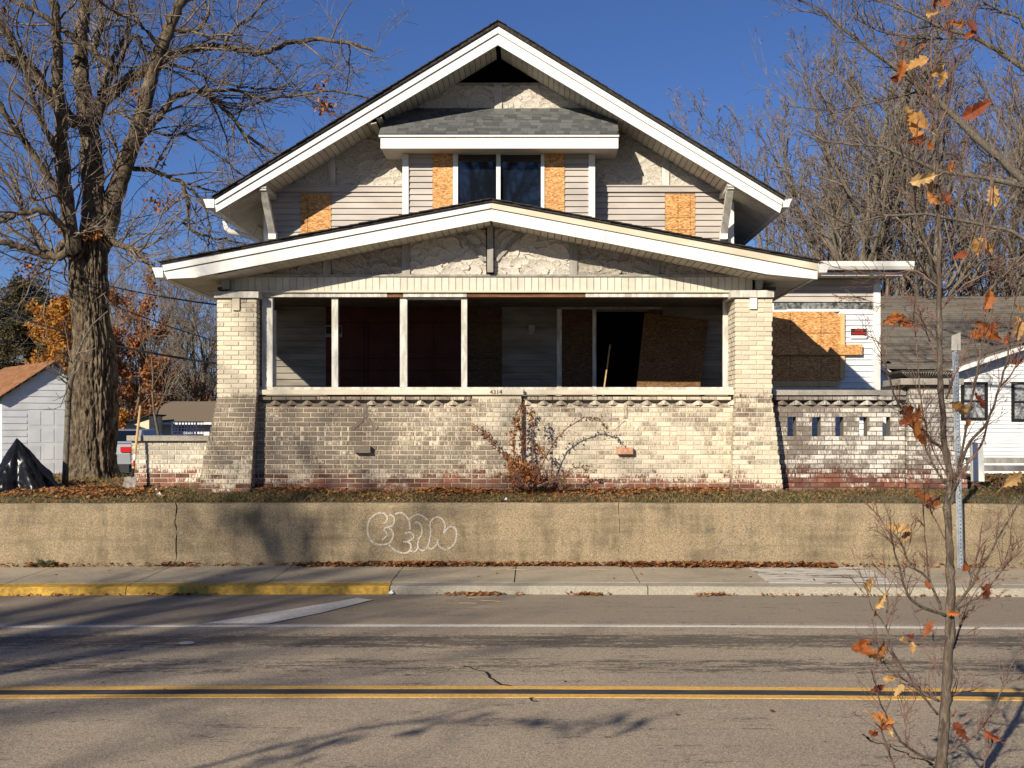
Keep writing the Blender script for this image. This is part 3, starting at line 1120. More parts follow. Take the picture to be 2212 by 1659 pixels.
fascia('rake_board', [(467, 458), (464.7, 443.4), (1075.3, 73.7), (1075.3, 97)], YUF, .04, M['white'])
fascia('rake_board', [(1684.5, 460), (1689, 444.8), (1075.7, 73.7), (1075.7, 97)], YUF, .04, M['white'])
fascia('rake_moulding', [(464.5, 441), (464, 430.5), (1075.2, 57), (1075.2, 71.3)], YUF - .03, .07, M['white'])
fascia('rake_moulding', [(1689, 442.5), (1691.5, 432), (1075.8, 57), (1075.8, 71.3)], YUF - .03, .07, M['white'])
for a, b, c, d in (((461, 427.5), (464, 430.5), (1075.3, 57), (1075.3, 48.5)), ((1694, 428), (1691.5, 432), (1075.8, 57), (1075.8, 48.5))):
    obj('roof_slope', MB().prism([(X(u, YUF), Z(v, YUF)) for u, v in (a, b, c, d)], YUF - .06, 27.5), M['roof'], H)
for a, b, c in ((-5.02, -.584, -1), (-.584, 3.86, 1)):
    pass
# porch
fascia('rake_board', [(361, 602), (353.5, 587.2), (1059.7, 451.6), (1059.7, 477), (1010, 486.5), (432, 596.6), (421.8, 599.5)], YPF, .04, M['white'])
fascia('rake_board', [(1765.6, 603), (1766.3, 585.6), (1308.9, 498.1), (1308.9, 524.3), (1656, 592)], YPF, .04, M['white'])
fascia('rake_board', [(1308.1, 524.2), (1308.1, 497.9), (1060.3, 451.6), (1060.3, 477)], YPF, .04, M['white'])
fascia('rake_moulding', [(353.5, 585), (350.6, 571), (1059.7, 437.5), (1059.7, 449.4)], YPF - .03, .07, M['white'])
fascia('rake_moulding', [(1766.3, 583.4), (1767, 568.5), (1060.3, 437.5), (1060.3, 449.4)], YPF - .03, .07, M['cream_trim'])
for pts in ([(347, 568.5), (350.6, 571), (1060, 437.5), (1060, 432.5)], [(1770, 565.5), (1767, 568.5), (1060.4, 437.5), (1060.4, 432.5)]):
    mb = MB()
    for u, v in pts: pass
    obj('roof_slope', MB().prism([(X(u, YPF), Z(v, YPF)) for u, v in pts], YPF - .06, 19.09), M['roof'], H)
# ragged shingle butts along the roof edges
mb = MB()
for (ua, va, ub, vb, Y) in ((461, 427.5, 1075, 48.5, YUF), (1694, 428, 1075.8, 48.5, YUF), (347, 568.5, 1060, 432.5, YPF), (1770, 565.5, 1060.4, 432.5, YPF)):
    x0_, z0_, x1_, z1_ = X(ua, Y), Z(va, Y), X(ub, Y), Z(vb, Y)
    L = math.hypot(x1_ - x0_, z1_ - z0_)
    a = math.atan2(z1_ - z0_, x1_ - x0_)
    k = int(L / .14)
    R = Matrix.Rotation(-a, 3, 'Y')
    for i in range(k):
        t = (i + .5) / k
        mb.obox((lerp(x0_, x1_, t), Y + .25 + rng.uniform(-.015, .01), lerp(z0_, z1_, t) + .010), .085, .34, .006, R @ Matrix.Rotation((.05 if a < PI / 2 else -.05), 3, 'Y'))
obj('shingle_edge', mb, M['roof'], H, kind='stuff')

# soffit strips under the rakes
spm = MB().box(-.0455, .0455, 0, 1, 0, .012)
spm.box(-.0455, -.040, 0, 1, -.006, 0)
SPM = spm.mesh('soffit_panel', M['soffit'])
for sgn in (-1, 1):
    al = math.atan(.606)
    d = .08
    i = 0
    while d < 3.72:
        x = -.584 + sgn * d
        zz = zs_up(x)
        loose = sgn < 0 and 21 <= i <= 22
        o = link('soffit_panel', SPM, H, (x, YUF + .045 - (.0 if not loose else .0), zz - (.05 + .03 * (i - 20) if loose else rng.uniform(0, .004))), (0, sgn * al + (.3 if loose else 0), 0), (1, YW - YUF - .05, 1))
        if loose: o['label'] = 'loose hanging soffit strip'
        d += .1 * math.cos(al)
        i += 1
    al = math.atan(.205)
    d = .06
    while d < 3.8:
        x = -.61 + sgn * d
        link('soffit_panel', SPM, H, (x, YPF + .045, zs_po(x) - rng.uniform(0, .003)), (0, sgn * al, 0), (1, YP - YPF - .05, 1))
        d += .1 * math.cos(al)
# soffits of the side eaves: long grooved strips
for sgn in (-1, 1):
    mb = MB()
    y = YUF + .045
    xa, xb = -.584 + sgn * 3.72, -.584 + sgn * 4.42
    while y < 27.4:
        mb.prism([(xa, zs_up(xa)), (xb, zs_up(xb)), (xb, zs_up(xb) + .02), (xa, zs_up(xa) + .02)], y, y + .084)
        y += .1
    obj('eave_soffit', mb, M['soffit'], H, kind='stuff')
    mb = MB()
    xe = -5.02 if sgn < 0 else 3.86
    mb.box(xe - .02, xe + .02, YUF + .05, 27.4, 5.42, 5.60)
    obj('eave_fascia', mb, M['white'], H)
    mb = MB()
    y = YPF + .045
    xa, xb = -.61 + sgn * 3.8, -.61 + sgn * 4.44
    while y < 19.0:
        mb.prism([(xa, zs_po(xa) - .0), (xb, 4.075), (xb, 4.095), (xa, zs_po(xa) + .02)], y, y + .084)
        y += .1
    obj('eave_soffit', mb, M['soffit'], H, kind='stuff')
    xe = -5.12 if sgn < 0 else 3.88
    obj('eave_fascia', MB().box(xe - .02, xe + .02, YPF + .05, 19.08, 4.07, 4.24), M['white'], H)


def gutter(x, z, y0, y1, s, w=.125, h=.12, m=None):
    pts = [(x, z), (x + s * w, z), (x + s * (w - .035), z - h * .55), (x + s * (w - .05), z - h), (x, z - h)]
    mb = MB().prism(pts, y0, y0 + .015)
    mb.prism([(x + s * (w - .05), z - h), (x + s * (w - .035), z - h * .55), (x + s * w, z), (x + s * (w - .012), z), (x + s * (w - .047), z - h * .5), (x + s * (w - .06), z - h + .01)], y0 + .01, y1)
    mb.prism([(x, z - h), (x + s * (w - .05), z - h), (x + s * (w - .05), z - h + .01), (x, z - h + .01)], y0 + .01, y1)
    return obj('gutter', mb, m or M['white'], H)


gutter(-5.05, Z(430.5, YUF), YUF - .02, 27.3, -1, .175, .135)
gutter(3.915, Z(430, YUF), YUF - .02, 27.3, 1, .14, .13)
gutter(-5.15, Z(578.5, YPF), YPF - .02, 19.05, -1, .15, .135)
gutter(3.935, Z(565.5, YPF), YPF - .02, 18.1, 1, .16, .15)
# downspout curling back under the left eave
mb = MB()
pts = [P(486, 478, 18.9), P(489, 492, 18.9), P(497, 500, 18.9), P(515, 505, 19.0), P(540, 511, 19.1), P(560, 522, 19.2), P(566, 536, 19.2), P(566, 560, 19.2)]
mb.tube(pts, .045, 8)
mb.smooth = True
obj('downspout', mb, M['white'], H)

# --- upper walls
mb = MB()
zt = Z(181, YW)
dd = (8.2 - zt) / .606
mb.prism([(XL, 4.35), (XR, 4.35), (XR, zs_up(XR) + .08), (-.584 + dd, zt), (-.584 - dd, zt), (XL, zs_up(XL) + .08)], YW + .035, YW + .1)
obj('gable_wall', mb, M['stucco'], H)
mb = MB()
mb.box(XL, 1.008, YW + .035, YW + .1, .9, 4.35)
mb.box(1.87, XR, YW + .035, YW + .1, .9, 4.35)
mb.box(1.008, 1.87, YW + .035, YW + .1, 3.93, 4.35)
mb.box(1.008, 1.87, YW + .035, YW + .1, .9, 1.75)
obj('porch_wall', mb, M['siding_p'], H)
mb = MB()
mb.box(XL, XL + .1, YW + .1, 27, .3, 5.8)
mb.box(XR - .1, XR, YW + .1, 27, .3, 5.8)
mb.prism([(XL, .3), (XR, .3), (XR, zs_up(XR)), (-.584, 8.1), (XL, zs_up(XL))], 27, 27.1)
obj('side_wall', mb, M['siding_w'], H)
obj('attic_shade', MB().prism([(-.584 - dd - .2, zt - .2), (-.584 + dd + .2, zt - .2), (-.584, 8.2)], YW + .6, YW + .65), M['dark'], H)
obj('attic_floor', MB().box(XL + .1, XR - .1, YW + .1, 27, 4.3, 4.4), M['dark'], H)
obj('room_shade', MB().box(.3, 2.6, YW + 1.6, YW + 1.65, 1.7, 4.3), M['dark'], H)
obj('attic_trim', MB().box(-.584 - dd + .05, -.584 + dd - .05, YW - .01, YW + .03, zt - .025, zt + .015), M['grey_trim'], H)

# relief between the trims
ztr = Z(401.5, YW)
for i, (ua, ub) in enumerate(((590, 710.5), (725.6, 871))):
    stucco(H, X(ua, YW), X(ub, YW), ztr, max(zs_up(X(ub, YW)), zs_up(X(ua, YW))) + .02, YW + .03, zs_up, M['stucco'], 60 + i, (.05, .105), .030, 150)
for i, (ua, ub) in enumerate(((1283, 1429), (1445, 1560))):
    stucco(H, X(ua, YW), X(ub, YW), ztr, max(zs_up(X(ub, YW)), zs_up(X(ua, YW))) + .02, YW + .03, zs_up, M['stucco'], 70 + i, (.05, .105), .030, 150)
battens(H, ((710.5, 725.6), (1429, 1445)), YW + .03, ztr, zs_up, M['white_dirty'])
z2 = Z(250, YW)
for i, (ua, ub) in enumerate(((860, 1068), (1084, 1300))):
    stucco(H, X(ua, YW), X(ub, YW), z2, zt - .02, YW + .03, zs_up, M['stucco'], 80 + i, (.05, .105), .030, 150)
obj('batten', MB().uvbox(1068, 1084, 183, 250, YW - .015, YW + .03), M['stucco'], H)
for s in (-1, 1):
    c = X(1076, YW)
    obj('brace', MB().prism([(c + s * .06, Z(203, YW)), (c + s * .06, Z(190, YW)), (c + s * .19, zt - .03), (c + s * .27, zt - .03)], YW - .012, YW + .03), M['stucco'], H)
for ua, ub in ((600, 871), (1283, 1553)):
    obj('belt_trim', MB().uvbox(ua, ub, 402, 414, YW - .015, YW + .03), M['siding'], H)
    obj('belt_moulding', MB().uvbox(ua, ub, 399.5, 402.3, YW - .04, YW + .03), M['siding'], H)

# siding boards
sb = MB()
for x in (-.5, .5):
    sb.v += [(x, 0, 0), (x, .003, .05), (x, .028, 1), (x, .04, 1), (x, .04, 0)]
sb.f = [(0, 5, 6, 1), (1, 6, 7, 2), (2, 7, 8, 3), (4, 9, 5, 0), (0, 1, 2, 3, 4), (9, 8, 7, 6, 5)]
SBM = {}


def siding(parent, x0, x1, z0, z1, y, mk, pitch, holes=(), top=None, jit=0.0):
    if mk not in SBM: SBM[mk] = sb.mesh('siding_board', M[mk])
    z = z0
    while z < z1 - .01:
        h = min(pitch, z1 - z)
        zm = z + h * .5
        a, b = x0, x1
        if top:
            while a < b and top(a) < zm: a += .02
            while b > a and top(b) < zm: b -= .02
        segs = [(a, b)]
        for (h0, h1, g0, g1) in holes:
            if g0 < zm < g1:
                ns = []
                for p, q in segs:
                    if h1 <= p or h0 >= q: ns.append((p, q))
                    else: ns += [(p, h0), (h1, q)]
                segs = ns
        for p, q in segs:
            if q - p < .03: continue
            link('siding_board', SBM[mk], parent, ((p + q) / 2, y + rng.uniform(-jit, jit), z), (rng.uniform(-jit, jit) * 2, rng.uniform(-jit, jit) * .4, 0), (q - p, 1, h))
        z += pitch


hb = Z(530, YW)
siding(H, XL + .1, X(875, YW), 4.75, Z(414, YW), YW, 'siding', .0985, ((X(649, YW), X(715.5, YW), hb - 1, Z(418, YW)),), zs_up)
siding(H, X(1280, YW), XR - .1, 4.75, Z(416, YW), YW, 'siding', .0985, ((X(1436.5, YW), X(1502, YW), hb - 1, Z(418.5, YW)),), zs_up)
OSB = []
for ua, ub, vt, cuts in ((649.5, 715, 418.5, ((664.4, 0), (0, 452))), (1437, 1501.7, 419, ((1464.7, 0), (1491, 0), (0, 470), (0, 496)))):
    o = obj('window_board', MB().uvbox(ua, ub, vt, 545, YW + .005, YW + .02), M['osb'], H)
    mb = MB()
    for cu, cv in cuts:
        if cu: mb.uvbox(cu - .35, cu + .35, vt + .2, 544, YW + .0035, YW + .006)
        else: mb.uvbox(ua + .2, ub - .2, cv - .35, cv + .35, YW + .003, YW + .006)
    obj('stencil_line', mb, M['dark'], o)
for ua, ub in ((569.5, 582), (1572.5, 1585.5)):
    obj('corner_board', MB().uvbox(ua, ub, 436, 560, YW - .02, YW + .05), M['white'], H)
# knee braces under the big gable
for s, xt, xb_ in ((-1, X(570, 18.3), X(588, 19.0)), (1, X(1583, 18.3), X(1566, 19.0))):
    xc = -.60 + s * 3.70
    b = thing('knee_brace', (xc, 19.0, 5.2), None, None)
    b.parent = H
    b.location = Vector((xc, 19.0, 5.2)) - ORG['house']
    for k_ in ('label', 'category'):
        if k_ in b: del b[k_]
    top = Vector((xc, YUF + .06, zs_up(xc) - .03))
    bot = Vector((xc, YW - .08, 5.17))
    d = top - bot
    mm = MB()
    L = d.length
    ang = math.atan2(d.z, -d.y)
    R = Matrix.Rotation(-(ang - PI / 2), 3, 'X')
    mm.obox((bot + top) / 2, .055, .045, L / 2, Matrix.Rotation(math.atan2(-d.y, d.z), 3, 'X'))
    link('strut', mm.mesh('strut', M['white_dirty']), b, ORG[b.name] - ORG[b.name] if False else (0, 0, 0)).location = -Vector((xc, 19.0, 5.2))
    mm = MB().box(xc - .06, xc + .06, YW - .16, YW - .02, 5.10, 5.22)
    link('foot_block', mm.mesh('foot_block', M['white']), b).location = -Vector((xc, 19.0, 5.2))
    mm = MB().box(xc - .055, xc + .055, YUF + .05, YW - .02, zs_up(xc) - .1 - .0, zs_up(xc) - .03)
    link('arm', mm.mesh('arm', M['soffit']), b).location = -Vector((xc, 19.0, 5.2))
    ORG[b.name] = Vector((0, 0, 0))

# --- bay with the wide window
xa, xb = X(869.3, YB), X(1285.3, YB)
zt_b = Z(322, YB) + .25
mb = MB()
for ua, ub in ((869.3, 978.2), (1176, 1285.3)):
    mb.box(X(ua, YB), X(ub, YB), YB + .03, YW + .03, 4.7, zt_b)
mb.box(X(978, YB), X(1176.2, YB), YB + .03, YW + .03, Z(324, YB), zt_b)
obj('bay_wall', mb, M['siding'], H)
for ua, ub in ((869.3, 882.4), (1271.8, 1285.3)):
    obj('corner_board', MB().uvbox(ua, ub, 315, 500, YB - .02, YB + .04), M['white'], H)
siding(H, X(882.4, YB), X(934.2, YB), 5.0, Z(320, YB), YB, 'siding', .098)
siding(H, X(1219.8, YB), X(1271.8, YB), 5.0, Z(320, YB), YB, 'siding', .098)
for ua, ub in ((934.6, 978), (1176.3, 1219.4)):
    obj('window_board', MB().uvbox(ua, ub, 318, 500, YB - .003, YB + .02), M['osb'], H)
W = thing('window', (X(1077, YB), YB, 5.2), None, None)
W.parent = H
W.location = Vector((X(1077, YB), YB, 5.2)) - ORG['house']
for ua, ub, va, vb in ((978.4, 989, 324, 520), (1168.5, 1176, 324, 520), (989, 1168.5, 324, 332), (1072, 1081, 332, 520), (985, 1170, 516, 520)):
    o = link('frame', MB().uvbox(ua, ub, va, vb, YB - .02, YB + .07).mesh('frame', M['white']), W)
    o.location = -Vector((X(1077, YB), YB, 5.2))
for ua, ub in ((989, 1072), (1081, 1168.5)):
    o = link('pane', MB().uvbox(ua, ub, 332, 518, YB + .04 + (.015 if ua > 1000 else 0), YB + .05 + (.015 if ua > 1000 else 0)).mesh('pane', M['glass']), W)
    o.location = -Vector((X(1077, YB), YB, 5.2))
ORG[W.name] = Vector((0, 0, 0))
# bay roof
YD = 18.28
xd0, xd1 = X(819, YD), X(1337, YD)
zf, zr = Z(292, YD), Z(238.5, YW)
obj('bay_fascia', MB().box(X(822, YD), X(1335.6, YD), YD, YD + .04, Z(320.5, YD), Z(296.5, YD)), M['white'], H)
obj('bay_moulding', MB().box(X(818.5, YD), X(1337, YD), YD - .035, YD + .06, Z(296.3, YD), Z(292.5, YD)), M['white'], H)
obj('bay_soffit', MB().box(X(822, YD), X(1335.6, YD), YD + .04, YW + .03, Z(319, YD), Z(319, YD) + .015), M['soffit'], H)
sl = math.atan2(zr - zf, YW - YD)
mb = MB()
mb.v = [(xd0, YD - .03, zf - .002), (xd1, YD - .03, zf - .002), (xd1, YW + .03, zr), (xd0, YW + .03, zr), (xd0, YD - .03, zf - .02), (xd1, YD - .03, zf - .02), (xd1, YW + .03, zf), (xd0, YW + .03, zf)]
mb.f = [(0, 1, 2, 3), (4, 5, 1, 0), (1, 5, 6, 2), (0, 3, 7, 4)]
obj('bay_roof', mb, M['roof'], H)
shm = MB().box(-.5, .5, 0, .16, 0, .008).mesh('shingle', M['shingle'])
rows = 9
Ls = math.hypot(zr - zf, YW - YD)
for k in range(rows):
    s = k / rows * Ls
    x = xd0 + rng.uniform(-.15, 0)
    while x < xd1:
        wd = rng.choice((.08, .11, .14, .17, .20))
        a, b = max(x, xd0), min(x + wd, xd1)
        x += wd
        if b - a < .03: continue
        yy = YD - .035 + s * math.cos(sl) + rng.uniform(-.004, .004)
        zz = zf + .006 + s * math.sin(sl) + rng.choice((0, 0, .004))
        c = (a + b) / 2
        if zz > zs_up(c) + .12: continue
        link('shingle', shm, H, (c, yy, zz), (sl - .03, 0, 0), (b - a - .003, 1, 1))

# --- back wall of the porch
holes = ((X(704, YW), X(1084, YW), 0, 9), (X(1203, YW), X(1432, YW), 0, 9))
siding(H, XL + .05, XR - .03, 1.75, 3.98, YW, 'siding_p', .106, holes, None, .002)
for ua, ub, vt, vb, mk in ((704, 862, 655, 850, 'redboard'), (863, 1008, 655, 850, 'redboard'), (1009, 1084, 655, 850, 'osb_shade')):
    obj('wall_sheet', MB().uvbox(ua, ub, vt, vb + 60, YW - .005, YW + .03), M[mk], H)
mb = MB()
for u in (787, 795, 937): mb.uvbox(u - .5, u + .5, 690, 880, YW - .012, YW - .004)
for v in (697, 774, 800): mb.uvbox(706, 1080, v - .5, v + .5, YW - .012, YW - .004)
obj('sheet_joint', mb, M['dark'], H)
obj('door_trim', MB().uvbox(1203, 1213.5, 655, 900, YW - .02, YW + .03), M['white_dirty'], H)
obj('wall_sheet', MB().uvbox(1213.5, 1280, 668, 900, YW - .005, YW + .03), M['osb_shade'], H)
obj('door_trim', MB().uvbox(1280, 1288, 660, 900, YW - .02, YW + .03), M['white_dirty'], H)
obj('door_trim', MB().uvbox(1203, 1432, 655, 668, YW - .025, YW + .03), M['grey_trim'], H)
obj('wall_sheet', MB().uvbox(1400, 1432, 668, 900, YW - .005, YW + .03), M['osb_shade'], H)
sc_ = MB()
for i in range(6):
    a0 = PI / 2 + i * PI / 3
    sc_.prism([(X(1149, YW) + .10 * math.cos(a0), Z(718, YW) + .10 * math.sin(a0)), (X(1149, YW) + .035 * math.cos(a0 + .52), Z(718, YW) + .035 * math.sin(a0 + .52)), (X(1149, YW), Z(718, YW)), (X(1149, YW) + .035 * math.cos(a0 - .52), Z(718, YW) + .035 * math.sin(a0 - .52))], YW - .04, YW - .02)
sc_.uvbox(1142, 1156, 702, 714, YW - .09, YW - .01)
obj('wall_sconce', sc_, M['grey_trim'], H)
mb = MB().uvbox(702, 739, 703, 728, YW - .03, YW - .012)
nb = obj('notice_frame', mb, M['grey_trim'], H)
obj('notice_face', MB().uvbox(704, 737, 705, 721, YW - .035, YW - .03), M['black'], nb)

# --- annex on the right
YA = 20.0
xa1 = X(1902, YA)
mb = MB().box(3.29, xa1, YA + .035, YA + .12, .9, 4.66)
mb.box(xa1 - .1, xa1, YA + .12, 25, .9, 4.66)
obj('annex_wall', mb, M['siding_w'], H)
siding(H, 3.29, X(1888, YA), 2.3, Z(667, YA), YA, 'siding_w', .0985, ((3.0, X(1812, YA), Z(824, YA), 9),), None, .002)
siding(H, 3.29, X(1888, YA), 1.0, 2.29, YA, 'siding_w', .0985, (), None, .001)
siding(H, 3.29, X(1888, YA), Z(652, YA), 4.62, YA - .01, 'siding', .0985, (), None, .004)
obj('bare_sheathing', MB().uvbox(1672, 1888, 653, 668, YA + .022, YA + .036), simple('bare_sheathing', (.03, .035, .035), (.25, .26, .25), 14, .8), H)
obj('window_head', MB().uvbox(1700, 1812, 667.5, 673, YA - .03, YA + .02), M['white'], H)
obj('corner_board', MB().uvbox(1887.5, 1902, 612, 860, YA - .025, YA + .05), M['white'], H)
o = obj('window_board', MB().uvprism([(1669, 673.5), (1800, 673.5), (1812, 680), (1817, 690), (1817.5, 822), (1669, 822)], YA - .025, YA), M['osb'], H)
mb = MB()
for u in (1707, 1815.5 - 42): mb.uvbox(u - .4, u + .4, 674, 821, YA - .0275, YA - .024)
for v in (719.5, 769): mb.uvbox(1670, 1816, v - .4, v + .4, YA - .0275, YA - .024)
obj('stencil_line', mb, M['dark'], o)
obj('brace_board', MB().uvbox(1815.5, 1825, 676.5, 818, YA - .045, YA - .005), M['lumber'], H)
obj('brace_board', MB().uvbox(1669, 1863, 744, 766.5, YA - .085, YA - .047), M['osb'], H, label='strand board strip nailed across the window board')
obj('brace_board', MB().uvbox(1669, 1814, 823.5, 834, YA - .06, YA - .02), M['lumber'], H)
for i, ch in enumerate('4314'):
    text(ch, H, (X(1893.5, YA), YA - .03, Z(722 + i * 15.5, YA)), .125, M['white'], 'corner_number', .006)
# annex eave
mb = MB()
XE = X(1976, 19.3)
mb.v = [(3.3, 19.45, 4.80), (XE, 19.45, 4.80), (XE, 25, 5.2), (3.3, 25, 5.2), (3.3, 19.45, 4.70), (XE, 19.45, 4.70), (XE, 25, 4.70), (3.3, 25, 4.70)]
mb.f = [(0, 1, 2, 3), (7, 6, 5, 4), (4, 5, 1, 0), (1, 5, 6, 2)]
obj('annex_roof', mb, M['roof'], H)
zt_, zq = Z(564, 19.3), Z(581, 19.3)
pr = [(19.45, zt_), (19.30, zt_), (19.32, lerp(zt_, zq, .6)), (19.36, zq), (19.45, zq)]
mb = MB()
xs_ = (3.92, XE)
for x in xs_: mb.v += [(x, y, z) for y, z in pr]
mb.f = [(0, 1, 2, 3, 4), (9, 8, 7, 6, 5)] + [(i, 5 + i, 5 + (i + 1) % 5, (i + 1) % 5) for i in range(5)]
obj('annex_gutter', mb, M['white'], H)
obj('annex_fascia', MB().box(3.92, X(1948, 19.53), 19.51, 19.54, Z(595.5, 19.53), Z(588.5, 19.53)), M['white'], H)
obj('annex_fascia', MB().box(3.92, X(1960, 19.55), 19.54, 19.57, Z(589, 19.55), 4.72), M['grey_trim'], H)
obj('annex_soffit', MB().box(3.3, X(1948, 19.55), 19.57, YA + .05, 4.59, 4.605), M['soffit'], H)

# things fixed to or leaning in the porch
T = thing('sign', (X(1855, YA), YA - .03, Z(717, YA)), 'small red and black NO TRESPASSING sign on the white siding', 'sign')
obj('plate', MB().uvbox(1837.2, 1873.4, 709.8, 731, YA - .022, YA - .012), M['paper'], T)
obj('panel', MB().uvbox(1838, 1872.6, 710, 724.6, YA - .024, YA - .0222), M['black'], T)
text('NO', T, (X(1855, YA), YA - .0255, Z(713.6, YA)), .075, M['red'], 'lettering', .001, 1.1)
text('TRESPASSING', T, (X(1855, YA), YA - .0255, Z(720.6, YA)), .058, M['red'], 'lettering', .001, .73)
T = thing('leaning_board', (2.1, 17.6, 1.75), 'sheet of strand board leaning against the porch back wall by the open doorway', 'board')
mb = MB()
a, b = P(1365, 870, 18.0), P(1500, 870, 18.0)
mb.v = []
for (u, v, Y) in ((1362, 962, 18.80), (1497, 962, 18.80), (1530, 692, 19.06), (1392, 676, 19.06)):
    p = P(u, v, Y)
    mb.v.append(tuple(p))
mb.v += [(x + .0, y + .016, z - .004) for x, y, z in mb.v]
mb.f = [(0, 1, 2, 3), (7, 6, 5, 4), (0, 4, 5, 1), (1, 5, 6, 2), (2, 6, 7, 3), (3, 7, 4, 0)]
obj('sheet', mb, osb_mat('half_shaded_strand_board', .30), T)  # strand board colour dimmed to imitate shade at the back of the porch
T = thing('broomstick', (X(1300, 18.2), 18.2, 1.75), 'thin pole leaning in the dark porch doorway', 'pole')
obj('pole', MB().tube([P(1296, 905, 18.0), P(1318, 745, 18.9)], .013, 6), M['handle'], T)

# ------------------------------------------------------------------ brick walls beside the porch
T = thing('terrace_wall', (4.4, 16.8, 1.1), 'whitewashed brick terrace wall with five vertical slots right of the porch', 'wall')
YT = 16.75
sl_ = [(X(a, YT), X(b, YT)) for a, b in ((1701.5, 1720), (1754.5, 1773), (1805, 1822.5), (1856.7, 1873.8), (1906.8, 1923))]
zs0 = 1.075 + 12 * BP
zs1 = zs0 + 4 * BP


def slot(l, e, z):
    segs = [(l, e)]
    if zs0 < z < zs1:
        for a, b in sl_:
            ns = []
            for p, q in segs:
                if b <= p or a >= q: ns.append((p, q))
                else: ns += [(p, a - .002), (b + .002, q)]
            segs = ns
    return segs


TW0, TW1 = 3.46, 5.36
lst = lay(cst(TW0), cst(TW1), 1.075, 18, YT, slot, seed=11, dep=.1)
x = TW0
while x < TW1:
    lst.append((min(x + .1, TW1 - .03), YT - .045, 2.432, min(BL - .008, TW1 - x), .1, .05, 0, 0))
    x += BL
emit(lst, T, 'brick_w', 300)
mb = MB()
mb.box(TW0 + .005, TW1, YT + .01, YT + .2, .8, zs0 - .003)
mb.box(TW0 + .005, TW1, YT + .01, YT + .2, zs1 + .003, 2.336)
mb.box(TW0 + .005, TW1, YT + .10, YT + .2, 2.336, 2.47)
ex = [TW0 + .005] + [q for s in sl_ for q in s] + [TW1]
for i in range(0, len(ex), 2):
    mb.box(ex[i], ex[i + 1], YT + .01, YT + .2, zs0 - .003, zs1 + .003)
obj('mortar', mb, M['mortar_w'], T)
DM2 = DM.copy()
DM2.materials[0] = M['brick_w']
k = 9
for i in range(k):
    link('dogtooth_brick', DM2, T, (lerp(3.58, 5.22, i / (k - 1)), YT + .02, 2.372))
obj('coping', MB().box(3.43, X(1957, YT - .06), YT - .065, YT + .26, 2.478, 2.552), M['cap'], T)

T = thing('brick_pillar', (5.7, 16.9, 1.1), 'tapered whitewashed brick pillar at the right end of the terrace wall', 'pillar')
YC = 16.6
cx0, cx1 = cst(5.37), (lambda z: 6.0 + max(0, 2.6 - z) * .15)
rows = int((2.62 - 1.0) / BP)
lst = lay(cx0, cx1, 1.0, rows, YC, seed=12)
sd_ = []
for k in range(rows):
    z = 1.0 + (k + .5) * BP
    y = YC + .01 + (BL / 2 if k % 2 else 0)
    while y < 17.2:
        sd_.append((5.37, y + .1, z, BL - .011, .09, BH, -PI / 2, 0))
        y += BL
emit(lst + sd_, T, 'brick_w', 300)
mb = MB()
pts = [(5.38, .8), (cx1(1.0) - .01, .8), (cx1(1.0) - .01, 1.0), (5.99, 2.6), (5.99, 2.62), (5.38, 2.62)]
mb.prism(pts, YC + .01, 17.25)
obj('mortar', mb, M['mortar_w'], T)
obj('cap_slab', MB().box(5.22, 6.12, YC - .1, 17.35, 2.622, 2.71), M['cap'], T)
T = thing('planter', (5.67, 16.95, 2.71), 'low dark flared planter standing on the brick pillar', 'planter')
mb = MB()
a = [(5.42, 16.72), (5.95, 16.72), (5.95, 17.15), (5.42, 17.15)]
b = [(5.25, 16.56), (6.06, 16.56), (6.06, 17.3), (5.25, 17.3)]
mb.v = [(x, y, 2.71) for x, y in a] + [(x, y, 2.795) for x, y in b] + [(x, y, 2.83) for x, y in b]
mb.f = [(0, 1, 5, 4), (1, 2, 6, 5), (2, 3, 7, 6), (3, 0, 4, 7), (4, 5, 9, 8), (5, 6, 10, 9), (6, 7, 11, 10), (7, 4, 8, 11), (8, 9, 10, 11)]
obj('bowl', mb, simple('dark_planter', (.03, .025, .02), (.08, .07, .055), 8, .8), T)
mb = MB()
for i in range(22):
    t = (i + .5) / 22
    p0 = Vector((lerp(5.42, 5.95, t), 16.715, 2.712))
    p1 = Vector((lerp(5.25, 6.06, t), 16.553, 2.793))
    mb.tube([p0, p1], .009, 4)
obj('flute', mb, M['grey_trim'], T, kind='stuff')

T = thing('wing_wall', (-5.2, 17.1, 1.1), 'low peeling white brick wall left of the porch', 'wall')
YL = 17.0
lst = lay(cst(-5.92), cst(-4.62), 1.0, 12, YL, seed=13)
emit(lst, T, 'brick_left', 300)
obj('mortar', MB().box(-5.91, -4.6, YL + .01, YL + .22, .8, 1.813), M['mortar'], T)
obj('coping', MB().box(-5.97, -4.58, YL - .07, YL + .28, 1.816, 1.893), M['cap'], T)

